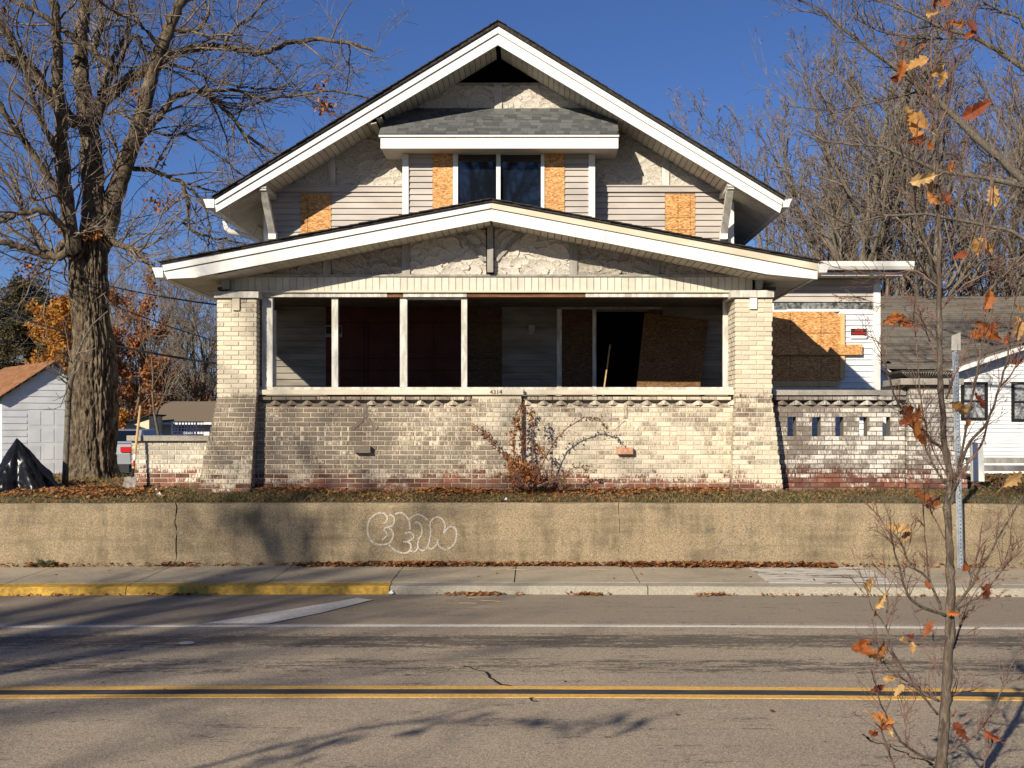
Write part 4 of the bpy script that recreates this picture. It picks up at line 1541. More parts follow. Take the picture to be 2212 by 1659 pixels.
# crate on the wing wall
T = thing('milk_crate', (X(403, 17.05), 17.1, 1.893), 'dark blue plastic milk crate on top of the low brick wall', 'crate')
cx, cy, s, h = X(403, 17.05), 17.1, .19, .21
zb_ = 1.893
mb = MB()
for z in (zb_, zb_ + .055, zb_ + .1, zb_ + .15, zb_ + h - .02):
    th = .02 if z in (zb_, zb_ + h - .02) else .009
    mb.box(cx - s, cx + s, cy - .165, cy - .155, z, z + th)
    mb.box(cx - s, cx + s, cy + .155, cy + .165, z, z + th)
    mb.box(cx - s, cx - s + .01, cy - .155, cy + .155, z, z + th)
    mb.box(cx + s - .01, cx + s, cy - .155, cy + .155, z, z + th)
obj('rim', mb, M['blue'], T)
mb = MB()
for i in range(9):
    x = cx - s + .002 + i * (2 * s - .014) / 8
    wd = .024 if i in (0, 8) else .008
    obj('bar', MB().box(x - (.012 if i == 8 else 0), x + wd - (.012 if i == 8 else 0), cy - .168, cy - .156, zb_, zb_ + h - .001), M['blue'], T)
    obj('bar', MB().box(x, x + .009, cy + .156, cy + .164, zb_, zb_ + h - .001), M['blue'], T)
obj('base', MB().box(cx - s + .01, cx + s - .01, cy - .155, cy + .155, zb_ + .002, zb_ + .008), M['blue'], T)
obj('name_plate', MB().box(cx - .03, cx + .15, cy - .171, cy - .166, zb_ + .012, zb_ + .055), M['blue'], T)
text('DEAN', T, (cx + .06, cy - .172, zb_ + .034), .05, M['paper'], 'lettering', .001)

# shovel
T = thing('shovel', (X(285, 16.72), 16.7, 1.09), 'long handled shovel leaning on the low brick wall', 'shovel')
top, mid, bot = P(303.5, 877, 16.93), P(288, 1012, 16.76), P(285.5, 1034, 16.74)
obj('handle', MB().tube([top, lerp(top, mid, .5), mid], [.018, .020, .019], 8), M['handle'], T)
mb = MB()
q = lerp(top, mid, .80)
obj('band', MB().tube([lerp(top, mid, .78), lerp(top, mid, .86)], .0215, 8), M['paper'], T)
obj('band', MB().tube([lerp(top, mid, .88), lerp(top, mid, .97)], .0215, 8), simple('red_band', (.35, .05, .02), None, 5, .5), T)
obj('socket', MB().tube([mid, bot], [.021, .026], 8), M['black'], T)
mb = MB()
R = [(270.5, 1031), (275, 1029.5), (284, 1030), (293, 1029.5), (297, 1031), (296.5, 1048), (295, 1057), (284, 1063), (272, 1058), (270, 1046)]
c0 = len(mb.v)
for kx, th in enumerate((0, .004)):
    for u, v in R:
        p = P(u, v, 16.74 + (1062 - v) * 0)
        p.y = 16.74 - .10 * ((v - 1030) / 32) + .03 * ((u - 284) / 13) ** 2 * -1 + th
        mb.v.append(tuple(p))
m = len(R)
mb.f = [tuple(range(m)), tuple(range(2 * m - 1, m - 1, -1))] + [(i, m + i, m + (i + 1) % m, (i + 1) % m) for i in range(m)]
obj('blade', mb, M['blade'], T)

# ------------------------------------------------------------------ black tarp heap
T = thing('tarp_heap', (X(50, 16.7), 16.7, 1.1), 'shiny black plastic sheet draped over a pointed heap at the left edge', 'tarp')
mb = MB()
ap = P(36, 946, 16.85)
NA, NR = 120, 40
for j in range(NR + 1):
    t = j / NR
    for i in range(NA):
        a = 2 * PI * i / NA
        fold = 1 + .13 * math.sin(a * 7 + 1.3 * math.sin(3 * t)) * t + .08 * math.sin(a * 13 + 2) * t + .16 * noise.noise(Vector((math.cos(a) * 3, math.sin(a) * 3, t * 4))) + .10 * abs(noise.noise(Vector((math.cos(a) * 7, math.sin(a) * 7, t * 9))))
        rx = (.62 if math.cos(a) > 0 else .36) * (t ** .93) * fold
        rya = .42 * (t ** .9) * fold
        x = ap.x + rx * math.cos(a)
        y = ap.y + rya * math.sin(a)
        z = ap.z - (ap.z - gz(x, y) + .0) * (t ** 1.0) + .02 * math.sin(a * 9 + t * 6) * t * (1 - t) * 4
        mb.v.append((x, y, z))
for j in range(NR):
    for i in range(NA):
        a = j * NA + i
        b = j * NA + (i + 1) % NA
        mb.f.append((a, a + NA, b + NA, b))
mb.smooth = True
obj('sheet', mb, M['tarp'], T)

# ------------------------------------------------------------------ sign post
YPT = 15.27
T = thing('sign_post', (X(2075, YPT), YPT, .14), 'tall galvanised steel sign post with punched holes in front of the retaining wall', 'post')
p0, p1, p2 = P(2075.5, 1228, YPT), P(2063.5, 742, YPT), P(2063, 720, YPT)
dv = (p1 - p0)
mb = MB()
prof = [(-.040, .012), (-.026, .012), (-.016, -.016), (.016, -.016), (.026, .012), (.040, .012), (.040, .008), (.029, .008), (.019, -.021), (-.019, -.021), (-.029, .008), (-.040, .008)]
for q in (p0, p1):
    mb.v += [(q.x + a, q.y + b, q.z) for a, b in prof]
mb.f = [(i, (i + 1) % 12, 12 + (i + 1) % 12, 12 + i) for i in range(12)] + [tuple(range(11, -1, -1)), tuple(range(12, 24))]
obj('channel', mb, M['metal'], T)
mb = MB()
k = int(dv.length / .05)
for i in range(k):
    q = p0 + dv * ((i + .5) / k)
    mb.box(q.x - .006, q.x + .006, q.y - .0235, q.y - .021, q.z - .007, q.z + .007)
obj('holes', mb, M['dark'], T, kind='stuff')
obj('end_plate', MB().prism([(X(2053.5, YPT), Z(757, YPT)), (X(2073.5, YPT), Z(757, YPT)), (X(2073.5, YPT), Z(718, YPT)), (X(2054, YPT), Z(726, YPT))], YPT - .03, YPT - .024), simple('grey_plate', (.42, .38, .32), (.52, .48, .41), 8, .6), T)
# white post right of the pillar
T = thing('white_post', (X(2105, 16.75), 16.75, 1.05), 'short leaning white painted post just right of the brick pillar', 'post')
obj('board', MB().prism([(X(2102, 16.75), Z(1040, 16.75)), (X(2127, 16.75), Z(1040, 16.75)), (X(2124, 16.75), Z(958, 16.75)), (X(2098, 16.75), Z(954, 16.75))], 16.75, 16.83), M['white'], T)

# ------------------------------------------------------------------ garage, far houses, neighbour
T = thing('garage', (-16, 36, .55), 'white clapboard garage with brown shingle roof behind the big tree', 'garage')
t = math.radians(40)
g = Vector((math.cos(t), math.sin(t), 0))
rd = Vector((-math.sin(t), math.cos(t), 0))
pk = P(116, 786, 36)
hl, hr = 1.525, 1.40
el = Vector((pk.x, pk.y, 2.94)) - g * hl
er = Vector((pk.x, pk.y, 2.70)) + g * hr
gnd = .35


def boards3(parent, fn, z0, z1, pitch, mk, nrm):
    """clapboards on a wall whose ends at height z come from fn(z)"""
    z = z0
    while z < z1:
        a, b = fn(z + pitch * .6)
        if (b - a).length > .05:
            mb = MB()
            o1, o2 = nrm * .022, nrm * .006
            zz = min(z + pitch, z1)
            v = [a + o1, b + o1, b + o2, a + o2]
            mb.v = [(v[0].x, v[0].y, z), (v[1].x, v[1].y, z), (v[2].x, v[2].y, zz), (v[3].x, v[3].y, zz), (a.x, a.y, z), (b.x, b.y, z), (b.x, b.y, zz), (a.x, a.y, zz)]
            mb.f = [(0, 1, 2, 3), (7, 6, 5, 4), (4, 5, 1, 0), (1, 5, 6, 2), (3, 7, 4, 0)]
            obj('siding_board', mb, M[mk], parent)
        z += pitch


nrm = -rd


def ends_(z):
    fl = min(1, (pk.z - z) / (pk.z - 2.94))
    fr = min(1, (pk.z - z) / (pk.z - 2.70))
    b = Vector((pk.x, pk.y, 0))
    return b - g * hl * max(0, fl), b + g * hr * max(0, fr)


zd = 2 + (925 - 884) / 2500 * 35.5
b0 = Vector((pk.x, pk.y, 0))
dl = b0 - g * .80
mb = MB()
q = [el, er]
pts = [Vector((el.x, el.y, gnd)), Vector((er.x, er.y, gnd)), er, pk, el]
mb.v = [tuple(p) for p in pts] + [tuple(p + rd * 5) for p in pts]
mb.f = [(0, 1, 2, 3, 4), (9, 8, 7, 6, 5), (0, 5, 6, 1), (1, 6, 7, 2), (4, 9, 5, 0)]
obj('wall', mb, M['siding_w'], T)
boards3(T, ends_, zd, 3.95, .2, 'siding_w', nrm)
boards3(T, lambda z: (b0 - g * hl, dl), gnd, zd, .2, 'siding_w', nrm)
# roof with overhang
mb = MB()
for (e, s) in ((el, -1), (er, 1)):
    d = (e - pk)
    e2 = e + d * .12
    up = Vector((0, 0, .07))
    a = pk + nrm * .18; b = e2 + nrm * .18
    c = e2 + rd * 5.2; dd_ = pk + rd * 5.2
    n0 = len(mb.v)
    mb.v += [tuple(p) for p in (a, b, c, dd_, a + up, b + up, c + up, dd_ + up)]
    mb.f += [tuple(n0 + i for i in f) for f in ((0, 1, 2, 3), (7, 6, 5, 4), (0, 4, 5, 1), (1, 5, 6, 2), (2, 6, 7, 3))]
obj('roof', mb, M['roof'], T)
mb = MB()
K = 14
for k in range(K):
    a0 = lerp(el + (el - pk) * .12, pk, k / K) + Vector((0, 0, .08))
    a1 = lerp(el + (el - pk) * .12, pk, (k + 1.15) / K) + Vector((0, 0, .084))
    for j in range(34):
        s0, s1 = -.2 + j * .16 + (k % 2) * .08, -.2 + (j + 1) * .16 - .008 + (k % 2) * .08
        n0 = len(mb.v)
        p = [a0 + rd * s0 + Vector((0, 0, .012)), a0 + rd * s1 + Vector((0, 0, .012)), a1 + rd * s1, a1 + rd * s0]
        mb.v += [tuple(q) for q in p] + [tuple(a0 + rd * s0), tuple(a0 + rd * s1)]
        mb.f += [(n0, n0 + 3, n0 + 2, n0 + 1), (n0 + 4, n0, n0 + 1, n0 + 5)]
obj('shingles', mb, M['brownroof'], T, kind='stuff')
D = obj('garage_door', MB().quad(*[tuple(p) for p in (Vector((dl.x, dl.y, gnd)) + nrm * .01, Vector((er.x, er.y, gnd)) - g * .1 + nrm * .01, Vector((er.x, er.y, zd)) - g * .1 + nrm * .01, Vector((dl.x, dl.y, zd)) + nrm * .01)]), M['siding_w'], T)
for k in range(4):
    for j in range(5):
        za, zb_ = lerp(gnd + .1, zd, k / 4) + .05, lerp(gnd + .1, zd, (k + 1) / 4) - .06
        a = dl + g * (.06 + j * .40) + nrm * .017
        b = dl + g * (.06 + j * .40 + .34) + nrm * .017
        if (b - dl).length > (er - dl).length: continue
        obj('door_panel', MB().quad((a.x, a.y, za), (b.x, b.y, za), (b.x, b.y, zb_), (a.x, a.y, zb_)), M['siding_w'], D)

T = thing('far_house', (-13, 44, .4), 'low far house with tan hipped roof seen beyond the low brick wall', 'house')
YH = 44
obj('wall', MB().uvbox(327, 520, 912, 950, YH, YH + 6), M['siding_w'], T)
mb = MB()
a, b, c, d = P(320, 913, YH - .5), P(530, 913, YH - .5), P(515, 867, YH + 3), P(359, 867, YH + 3)
e, f_ = P(320, 913, YH - .5) + Vector((0, 7, 0)), P(530, 913, YH - .5) + Vector((0, 7, 0))
mb.v = [tuple(p) for p in (a, b, c, d, e, f_)]
mb.f = [(0, 1, 2, 3), (0, 3, 4), (1, 5, 2), (3, 2, 5, 4), (0, 4, 5, 1)]
obj('roof', mb, M['tanroof'], T)
obj('fascia', MB().uvbox(321, 528, 912.5, 917, YH - .55, YH - .5), M['white'], T)
obj('window', MB().uvbox(335, 345, 922, 934, YH - .03, YH), M['glass'], T)
obj('window', MB().uvbox(385, 400, 922, 934, YH - .03, YH), M['glass'], T)
T = thing('cream_shed', (-14.3, 42, .45), 'pale cream shed wall just left of the far house', 'shed')
obj('wall', MB().uvprism([(272, 950), (322, 950), (322, 898), (300, 905), (272, 914)], 42, 43.5), simple('cream_paint', (.62, .55, .36), (.68, .60, .42), 4, .7), T)
obj('roof', MB().uvprism([(270, 914), (324, 896.5), (324, 894.5), (270, 911.5)], 41.8, 43.7), M['roof'], T)

T = thing('neighbor_house', (13, 31, 1.0), 'white clapboard neighbour house with grey roof and black framed windows', 'house')
YR = 30.0
xl = X(2052, YR)
rk = lambda x: Z(794, YR) + (x - X(2076, YR)) * .335
wins = [(X(2075.5, YR), X(2133, YR), Z(907, YR), Z(825, YR)), (X(2184.5, YR), X(2242, YR), Z(910, YR), Z(825, YR))]
mb = MB()
zb0 = .6
x1 = xl + 9
mb.prism([(xl, zb0), (x1, zb0), (x1, rk(xl)), (xl + 4.5, rk(xl + 4.5)), (xl, rk(xl))], YR + .04, YR + .2)
mb.box(xl, xl + .15, YR + .2, YR + 7, zb0, rk(xl))
mb.box(9.2, xl + .1, YR + 1.5, YR + 1.6, zb0, 3.5)
obj('wall', mb, M['siding_w'], T)
siding(T, xl, xl + 8.9, zb0, 5.2, YR, 'siding_w', .1, wins, lambda x: rk(x) if x < xl + 4.5 else rk(2 * xl + 9 - x))
for (a, b, c, d) in wins:
    wd = obj('window', MB().box(a + .06, b - .06, YR + .02, YR + .035, c + .06, d - .06), M['film'], T)
    mb = MB()
    mb.box(a, a + .07, YR - .03, YR + .03, c, d); mb.box(b - .07, b, YR - .03, YR + .03, c, d)
    mb.box(a + .07, b - .07, YR - .03, YR + .03, d - .05, d); mb.box(a + .07, b - .07, YR - .03, YR + .03, c, c + .06)
    mb.box(a + .07, b - .07, YR - .02, YR + .03, (c + d) / 2 - .02, (c + d) / 2 + .02)
    obj('frame', mb, M['black'], wd)
for s in (0, 1):
    xa = xl - .5 if s == 0 else xl + 4.5
    xb = xl + 4.5 if s == 0 else xl + 9.5
    f = rk if s == 0 else (lambda x: rk(2 * xl + 9 - x))
    obj('roof_slope', MB().prism([(xa, f(xa)), (xb, f(xb)), (xb, f(xb) + .12), (xa, f(xa) + .12)], YR - .35, YR + 7), M['greyroof'], T)
    obj('fascia', MB().prism([(xa, f(xa) - .06), (xb, f(xb) - .06), (xb, f(xb) + .06), (xa, f(xa) + .06)], YR - .40, YR - .351), M['white'], T)
mb = MB()
z0r, z1r, y0r, y1r = Z(797, 30.8), Z(640, 37), 30.8, 37.0
K = 34
for k in range(K):
    t0, t1 = k / K, (k + 1.1) / K
    for j in range(14):
        xa, xb = 9.0 + j * .9 + (k % 3) * .3, 9.0 + (j + 1) * .9 - .01 + (k % 3) * .3
        n0 = len(mb.v)
        za, zc = lerp(z0r, z1r, t0) + .02 + rng.uniform(0, .006), lerp(z0r, z1r, t1)
        ya, yc = lerp(y0r, y1r, t0), lerp(y0r, y1r, t1)
        mb.v += [(xa, ya, za), (xb, ya, za), (xb, yc, zc), (xa, yc, zc), (xa, ya, za - .02), (xb, ya, za - .02)]
        mb.f += [(n0, n0 + 1, n0 + 2, n0 + 3), (n0 + 4, n0 + 5, n0 + 1, n0)]
obj('shingles', mb, M['greyroof'], T, kind='stuff')
obj('ridge_back', MB().prism([(9.0, 3.2), (22, 3.2), (22, 3.4), (9, 3.4)], 30.9, 42), M['roof'], T)
mb = MB()
mb.v = [(9, 37, z1r), (22, 37, z1r), (22, 43, z0r), (9, 43, z0r)]
mb.f = [(0, 1, 2, 3)]
obj('roof_slope', mb, M['greyroof'], T)
T = thing('carport_roof', (8.6, 27, 2.9), 'small white sloping eave between the annex corner and the brick pillar', 'roof')
obj('fascia', MB().uvprism([(1896, 782), (1962, 829), (1962, 838), (1896, 793)], 27, 27.1), M['white'], T)
obj('gable', MB().uvprism([(1896, 794), (1950, 831), (1896, 831)], 27.1, 29.5), M['siding_w'], T)
for i, (v, ua, ub, Y) in enumerate(((989, 2096, 2400, 24.0), (1006, 2090, 2400, 22.2))):
    T = thing('garden_step', (X(2200, Y), Y, 1.1), ('upper' if i == 0 else 'lower') + ' weathered timber step in the leaf covered slope on the right', 'step', 'timber steps in the slope')
    obj('timber', MB().box(X(ua, Y), X(ub, Y), Y, Y + .25, Z(v + 12, Y), Z(v, Y)), M['grey_trim'], T)

# silver car seen from behind
T = thing('parked_car', (X(222, 33), 35, .5), 'silver sedan seen from behind, half hidden by the big trunk', 'car')
cx = X(222, 33)
zg = .52
mb = MB()
prof = [(33.0, .42), (32.9, .75), (33.05, 1.02), (33.75, 1.06), (34.35, 1.42), (35.6, 1.46), (36.4, 1.06), (37.4, .9), (37.5, .4)]
hw = .86
for s, k_ in ((-1, 1), (-.93, 1), (.93, 1), (1, 1)):
    for y, z in prof:
        ww = hw * s * (1 if z < 1.1 else .82)
        mb.v.append((cx + ww, y + (.06 if abs(s) == 1 else 0), zg + z - (.04 if abs(s) == 1 else 0)))
n = len(prof)
for j in range(3):
    for i in range(n - 1):
        a = j * n + i
        mb.f.append((a, a + 1, a + n + 1, a + n))
mb.f += [tuple(range(n - 1, -1, -1)), tuple(range(3 * n, 4 * n)), (0, n, 2 * n, 3 * n, 4 * n - 1, 3 * n - 1, 2 * n - 1, n - 1)]
mb.smooth = False
obj('body', mb, M['carw'], T)
obj('bumper', MB().box(cx - .8, cx + .8, 32.85, 33.1, zg + .22, zg + .46), M['black'], T)
mb = MB()
mb.v = [(cx - .62, 33.80, zg + 1.10), (cx + .62, 33.80, zg + 1.10), (cx + .55, 34.33, zg + 1.41), (cx - .55, 34.33, zg + 1.41)]
mb.f = [(0, 1, 2, 3)]
obj('rear_window', mb, M['glass'], T)
for s in (-1, 1):
    obj('taillight', MB().box(cx + s * .7 - .15, cx + s * .7 + .15, 32.86, 33.1, zg + .80, zg + .95), M['tail'], T)
    for yy in (33.7, 36.5):
        wm = MB().tube([(cx + s * .86, yy, zg + .31), (cx + s * .66, yy, zg + .31)], .31, 20)
        w_ = obj('wheel', wm, M['black'], T)
        obj('rim', MB().tube([(cx + s * .875, yy, zg + .31), (cx + s * .855, yy, zg + .31)], .19, 16), M['metal'], w_)
obj('plate', MB().box(cx - .15, cx + .15, 32.84, 32.9, zg + .6, zg + .72), M['paper'], T)

# ------------------------------------------------------------------ trees
def rv(r):
    while 1:
        v = Vector((r.uniform(-1, 1), r.uniform(-1, 1), r.uniform(-1, 1)))
        if .05 < v.length < 1: return v.normalized()


def grow(out, r, p, d, L, rad, lvl, cfg, tips=None):
    n = max(3, min(9, int(L / cfg['seg'])))
    pts, rads = [p], [rad]
    st = L / n
    for i in range(n):
        d = (d + rv(r) * cfg['wan'] + Vector((0, 0, cfg['up'][lvl]))).normalized()
        p = p + d * st
        pts.append(p)
        rads.append(max(rad * (1 - (.72 if lvl else .8) * (i + 1) / n), cfg['min']))
    out.append((pts, rads, lvl))
    if lvl >= cfg['max']:
        if tips is not None: tips.append((pts[-1], d))
        return
    k = cfg['k'][lvl]
    k = max(1, int(k * r.uniform(.75, 1.25)))
    for c in range(k):
        t = cfg['from'][lvl] + (1 - cfg['from'][lvl]) * (c + r.random()) / k
        i = min(n - 1, int(t * n))
        f = t * n - i
        q = pts[i].lerp(pts[i + 1], min(1, f))
        dd = (pts[i + 1] - pts[i]).normalized()
        ax = dd.cross(rv(r))
        if ax.length < .01: continue
        a = r.uniform(*cfg['ang'][lvl])
        cd_ = (Matrix.Rotation(a, 3, ax.normalized()) @ dd)
        cl = L * r.uniform(*cfg['len'][lvl]) * (1 - .45 * t)
        grow(out, r, q, cd_, cl, max(rads[i] * cfg['rr'], cfg['min']), lvl + 1, cfg, tips)


def tubes(polys, m, name, parent, kind=None, big=(.05, 10), lvls=None):
    mb = MB()
    mb.smooth = True
    for pts, rads, lvl in polys:
        if lvls and lvl not in lvls: continue
        r0 = rads[0]
        mb.tube(pts, rads, 10 if r0 > .06 else (6 if r0 > .025 else (4 if r0 > .011 else 3)), False)
    return obj(name, mb, m, parent, kind=kind)


# the big tree left of the house
BT = thing('big_tree', (X(200, 20), 20, 1.1), 'huge bare tree with furrowed trunk left of the house', 'tree')
YT_ = 20.0
rows = [(1046, 128, 268), (1036, 138, 258), (1020, 147, 250), (1000, 150, 247), (960, 152, 245), (900, 156, 247), (860, 156, 247), (816, 154, 246), (775, 158, 246), (738, 162, 243), (700, 160, 234), (686, 159, 231), (634, 155, 227), (582, 151, 226), (530, 151, 226), (505, 153, 224)]
mb = MB()
mb.smooth = True
NA = 170
zs_list = np.linspace(Z(1046, YT_), Z(505, YT_), 230)
zr_ = [(Z(v, YT_), X(a, YT_), X(b, YT_)) for v, a, b in rows]
for z in zs_list:
    for (za, la, ra), (zb_, lb, rb) in zip(zr_, zr_[1:]):
        if z <= zb_ + 1e-6:
            t = (z - za) / (zb_ - za)
            l, rr = lerp(la, lb, t), lerp(ra, rb, t)
            break
    c, h = (l + rr) / 2, (rr - l) / 2
    for i in range(NA):
        a = 2 * PI * i / NA
        ca, sa = math.cos(a), math.sin(a)
        w1 = noise.noise(Vector((ca * 1.5, sa * 1.5, z * .9))) * .07
        u_ = a * 6.2 + noise.noise(Vector((ca * 2, sa * 2, z * 1.7))) * 1.6
        f1 = abs(noise.noise(Vector((ca * 8.5 + w1 * 4, sa * 8.5, z * 1.8))))
        f2 = abs(noise.noise(Vector((ca * 17, sa * 17, z * 4.5 + 7))))
        dsp = .06 * min(1, f1 * 4.5) + .032 * min(1, f2 * 4) - .06 + w1 * .8
        flare = .10 * max(0, 1.45 - z) * (1 + math.sin(a * 5 + 1))
        mb.v.append((c + (h + dsp + flare) * ca, YT_ + (h * .92 + dsp + flare) * sa, float(z)))
for j in range(229):
    for i in range(NA):
        a, b = j * NA + i, j * NA + (i + 1) % NA
        mb.f.append((a, b, b + NA, a + NA))
obj('trunk', mb, M['bark'], BT)

L3 = lambda pts: [(x / 3, y / 3) for x, y in pts]
limbs = [
    # (D points, start width px, end width px, y start, y end)
    (L3([(575, 1640), (600, 1500), (600, 1300), (590, 1000), (575, 850), (560, 700), (530, 520), (520, 350), (535, 180), (550, 0), (560, -300)]), 58, 20, 0, 0),
    (L3([(490, 1640), (470, 1600), (435, 1300), (400, 1000), (400, 800), (370, 450), (365, 150), (330, -100), (300, -400)]), 36, 14, -.3, -1.2),
    (L3([(640, 1620), (690, 1500), (740, 1300), (800, 1100), (870, 900), (920, 720), (980, 520), (1030, 350), (1100, 180), (1170, 10), (1260, -250)]), 46, 18, .25, -.8),
    (L3([(600, 800), (640, 700), (700, 615), (850, 500), (950, 450), (1050, 370), (1200, 330), (1450, 300), (1700, 345), (1900, 270), (2200, 265), (2420, 330)]), 34, 6, .1, -2.4),
    (L3([(860, 930), (930, 870), (1000, 790), (1080, 700), (1150, 620), (1290, 590), (1400, 660), (1500, 750), (1620, 900), (1800, 1000), (1900, 1040)]), 20, 4, -.2, -2.0),
    (L3([(1290, 590), (1500, 580), (1700, 640), (1900, 620), (2150, 590), (2400, 640)]), 9, 4, -1.0, -2.6),
    (L3([(740, 470), (700, 410), (560, 300), (480, 250), (380, 170), (250, 80), (120, 20), (0, -60)]), 16, 8, -.5, -1.4),
    (L3([(640, 620), (740, 480), (860, 230), (930, 320), (1000, 380), (1200, 440), (1400, 520), (1600, 570), (1900, 560)]), 11, 4, -.6, -2.0),
    (L3([(560, 820), (480, 790), (380, 690), (280, 570), (180, 450), (100, 400), (0, 340), (-200, 260)]), 30, 18, -.2, -1.2),
    (L3([(300, 590), (220, 450), (120, 330), (40, 230), (-60, 60)]), 20, 10, -.5, -1.4),
    (L3([(430, 1080), (380, 1000), (340, 930), (280, 800), (200, 600), (150, 400), (60, 200)]), 17, 7, -.4, -1.8),
    (L3([(440, 1350), (380, 1250), (290, 1100), (190, 960), (100, 850), (0, 680), (-100, 560)]), 18, 10, -.5, -2.0),
    (L3([(520, 1620), (350, 1660), (200, 1620), (100, 1590), (0, 1570), (-200, 1520)]), 20, 10, -.2, -1.0),
    (L3([(500, 1560), (420, 1480), (300, 1370), (130, 1385), (0, 1440), (-150, 1500)]), 15, 8, -.4, -1.8),
    (L3([(680, 1500), (740, 1570), (830, 1610), (900, 1650)]) + [(318, 569), (330, 598), (333, 612)], 16, 4, 0, -1.6),
    (L3([(780, 1150), (850, 1090), (1000, 1110), (1100, 1150), (1180, 1190), (1215, 1300), (1215, 1420), (1190, 1450), (1300, 1520), (1500, 1560), (1700, 1620)]), 12, 4, -.2, -1.6),
    (L3([(1180, 1190), (1300, 1210), (1420, 1250)]), 7, 3, -.7, -1.1),
    (L3([(1240, 1220), (1320, 1330), (1360, 1480), (1350, 1600), (1380, 1700)]), 5, 3, -.7, -1.2),
    (L3([(950, 840), (1100, 880), (1200, 870), (1350, 960), (1500, 1080), (1640, 1180)]), 7, 3, -.4, -1.6),
    (L3([(690, 740), (760, 720), (840, 770), (960, 840)]), 8, 4, -.4, -1.2),
    (L3([(1100, 180), (1250, 200), (1350, 100), (1330, 0), (1350, -150)]), 12, 5, -.5, -1.4),
    (L3([(1450, 300), (1520, 180), (1620, 120), (1720, 0), (1780, -120)]), 8, 4, -1.2, -2.2),
    (L3([(1040, 300), (900, 150), (760, 90), (640, 0)]), 10, 4, -.5, -1.6),
    (L3([(560, 1650), (440, 1560), (340, 1640), (240, 1520), (160, 1400), (120, 1250), (60, 1080)]), 20, 7, .4, 1.6),
    (L3([(600, 300), (660, 150), (640, 0), (660, -200)]), 16, 8, .5, 1.2),
    (L3([(640, 650), (680, 500), (760, 330), (830, 200), (850, 0), (900, -200)]), 16, 6, .5, 1.8),
    (L3([(600, 1250), (700, 1130), (760, 1010), (720, 860), (740, 720)]), 7, 3, -.5, -.9),
]
polys = []
rt = random.Random(5)
cfgb = dict(seg=.2, wan=.30, up=[.0, .04, .05, .05], max=3, k=[6, 5, 4, 0], ang=[(.4, 1.1), (.4, 1.1), (.4, 1.0), (.3, .9)], len=[(.35, .7), (.4, .75), (.4, .8), (.5, .8)], rr=.55, min=.0042, **{'from': [.1, .12, .1, .1]})
sub = []
for pts, w0, w1, ya, yb in limbs:
    if pts[-1][0] > 420: ya, yb = abs(ya) * .6, abs(yb) * .55
    Y0 = 20 + ya
    n = len(pts)
    world = [P(u, v, 20 + lerp(ya, yb, i / (n - 1))) for i, (u, v) in enumerate(pts)]
    fine, rr = [], []
    for i in range(n - 1):
        a, b, c, d = world[max(i - 1, 0)], world[i], world[i + 1], world[min(i + 2, n - 1)]
        for k in range(5):
            t = k / 5
            q = .5 * ((2 * b) + (-a + c) * t + (2 * a - 5 * b + 4 * c - d) * t * t + (-a + 3 * b - 3 * c + d) * t ** 3)
            fine.append(q + rv(rt) * .022)
            rr.append(lerp(w0, w1, (i + t) / (n - 1)) / 2 / 125 * rt.uniform(.93, 1.07))
    fine.append(world[-1]); rr.append(w1 / 2 / 125)
    polys.append((fine, rr, 0))
    Lt = sum((fine[i + 1] - fine[i]).length for i in range(len(fine) - 1))
    k = int(Lt * (5.2 if w0 < 30 else 3.0))
    for j in range(k):
        t = rt.uniform(.12, 1)
        i = min(int(t * (len(fine) - 1)), len(fine) - 2)
        dd = (fine[i + 1] - fine[i]).normalized()
        ax = dd.cross(rv(rt))
        if ax.length < .05: continue
        d = Matrix.Rotation(rt.uniform(.4, 1.2), 3, ax.normalized()) @ dd
        d = (d + Vector((0, .0, .12))).normalized()
        grow(sub, rt, fine[i], d, rt.uniform(.7, 2.1) * (1 if w0 < 30 else .8), min(rr[i] * .5, .021), 1, cfgb)
tubes([p for p in polys if p[1][0] > .08], M['bark'], 'limbs', BT)['label'] = 'thick rising limbs'
tubes([p for p in polys if p[1][0] <= .08], M['bark'], 'branches', BT)
tubes(sub, M['twig'], 'twigs', BT, kind='stuff')
print('big tree subs', len(sub))


def leaf_cloud(pts, n, spread, size, r, mb=None, droop=0):
    mb = mb or MB()
    for p in pts:
        for i in range(n):
            q = Vector(p) + rv(r) * (r.random() ** .5) * spread
            a, b = rv(r), rv(r)
            b = a.cross(b)
            if b.length < .05: continue
            b.normalize()
            s = size * r.uniform(.6, 1.3)
            k = len(mb.v)
            a = a * s
            b = b * s * .5
            mb.v += [tuple(q - a), tuple(q - b), tuple(q + a), tuple(q + b + a.cross(b).normalized() * s * .25)]
            mb.f.append((k, k + 1, k + 2, k + 3))
    return mb


cl = [P(u, v, 19.6) for u, v in ((285, 205), (290, 212), (315, 320), (345, 340), (328, 432), (345, 445), (360, 436), (380, 428), (140, 480), (148, 488), (135, 495), (185, 500), (195, 508), (205, 500), (160, 515), (700, 235), (708, 240), (695, 190), (690, 226), (715, 225), (735, 262), (55, 570), (70, 580), (60, 590), (48, 585), (80, 570), (10, 15), (5, 30))]
obj('dead_leaves', leaf_cloud(cl, 16, .16, .05, rt), M['litter'], BT, kind='stuff')

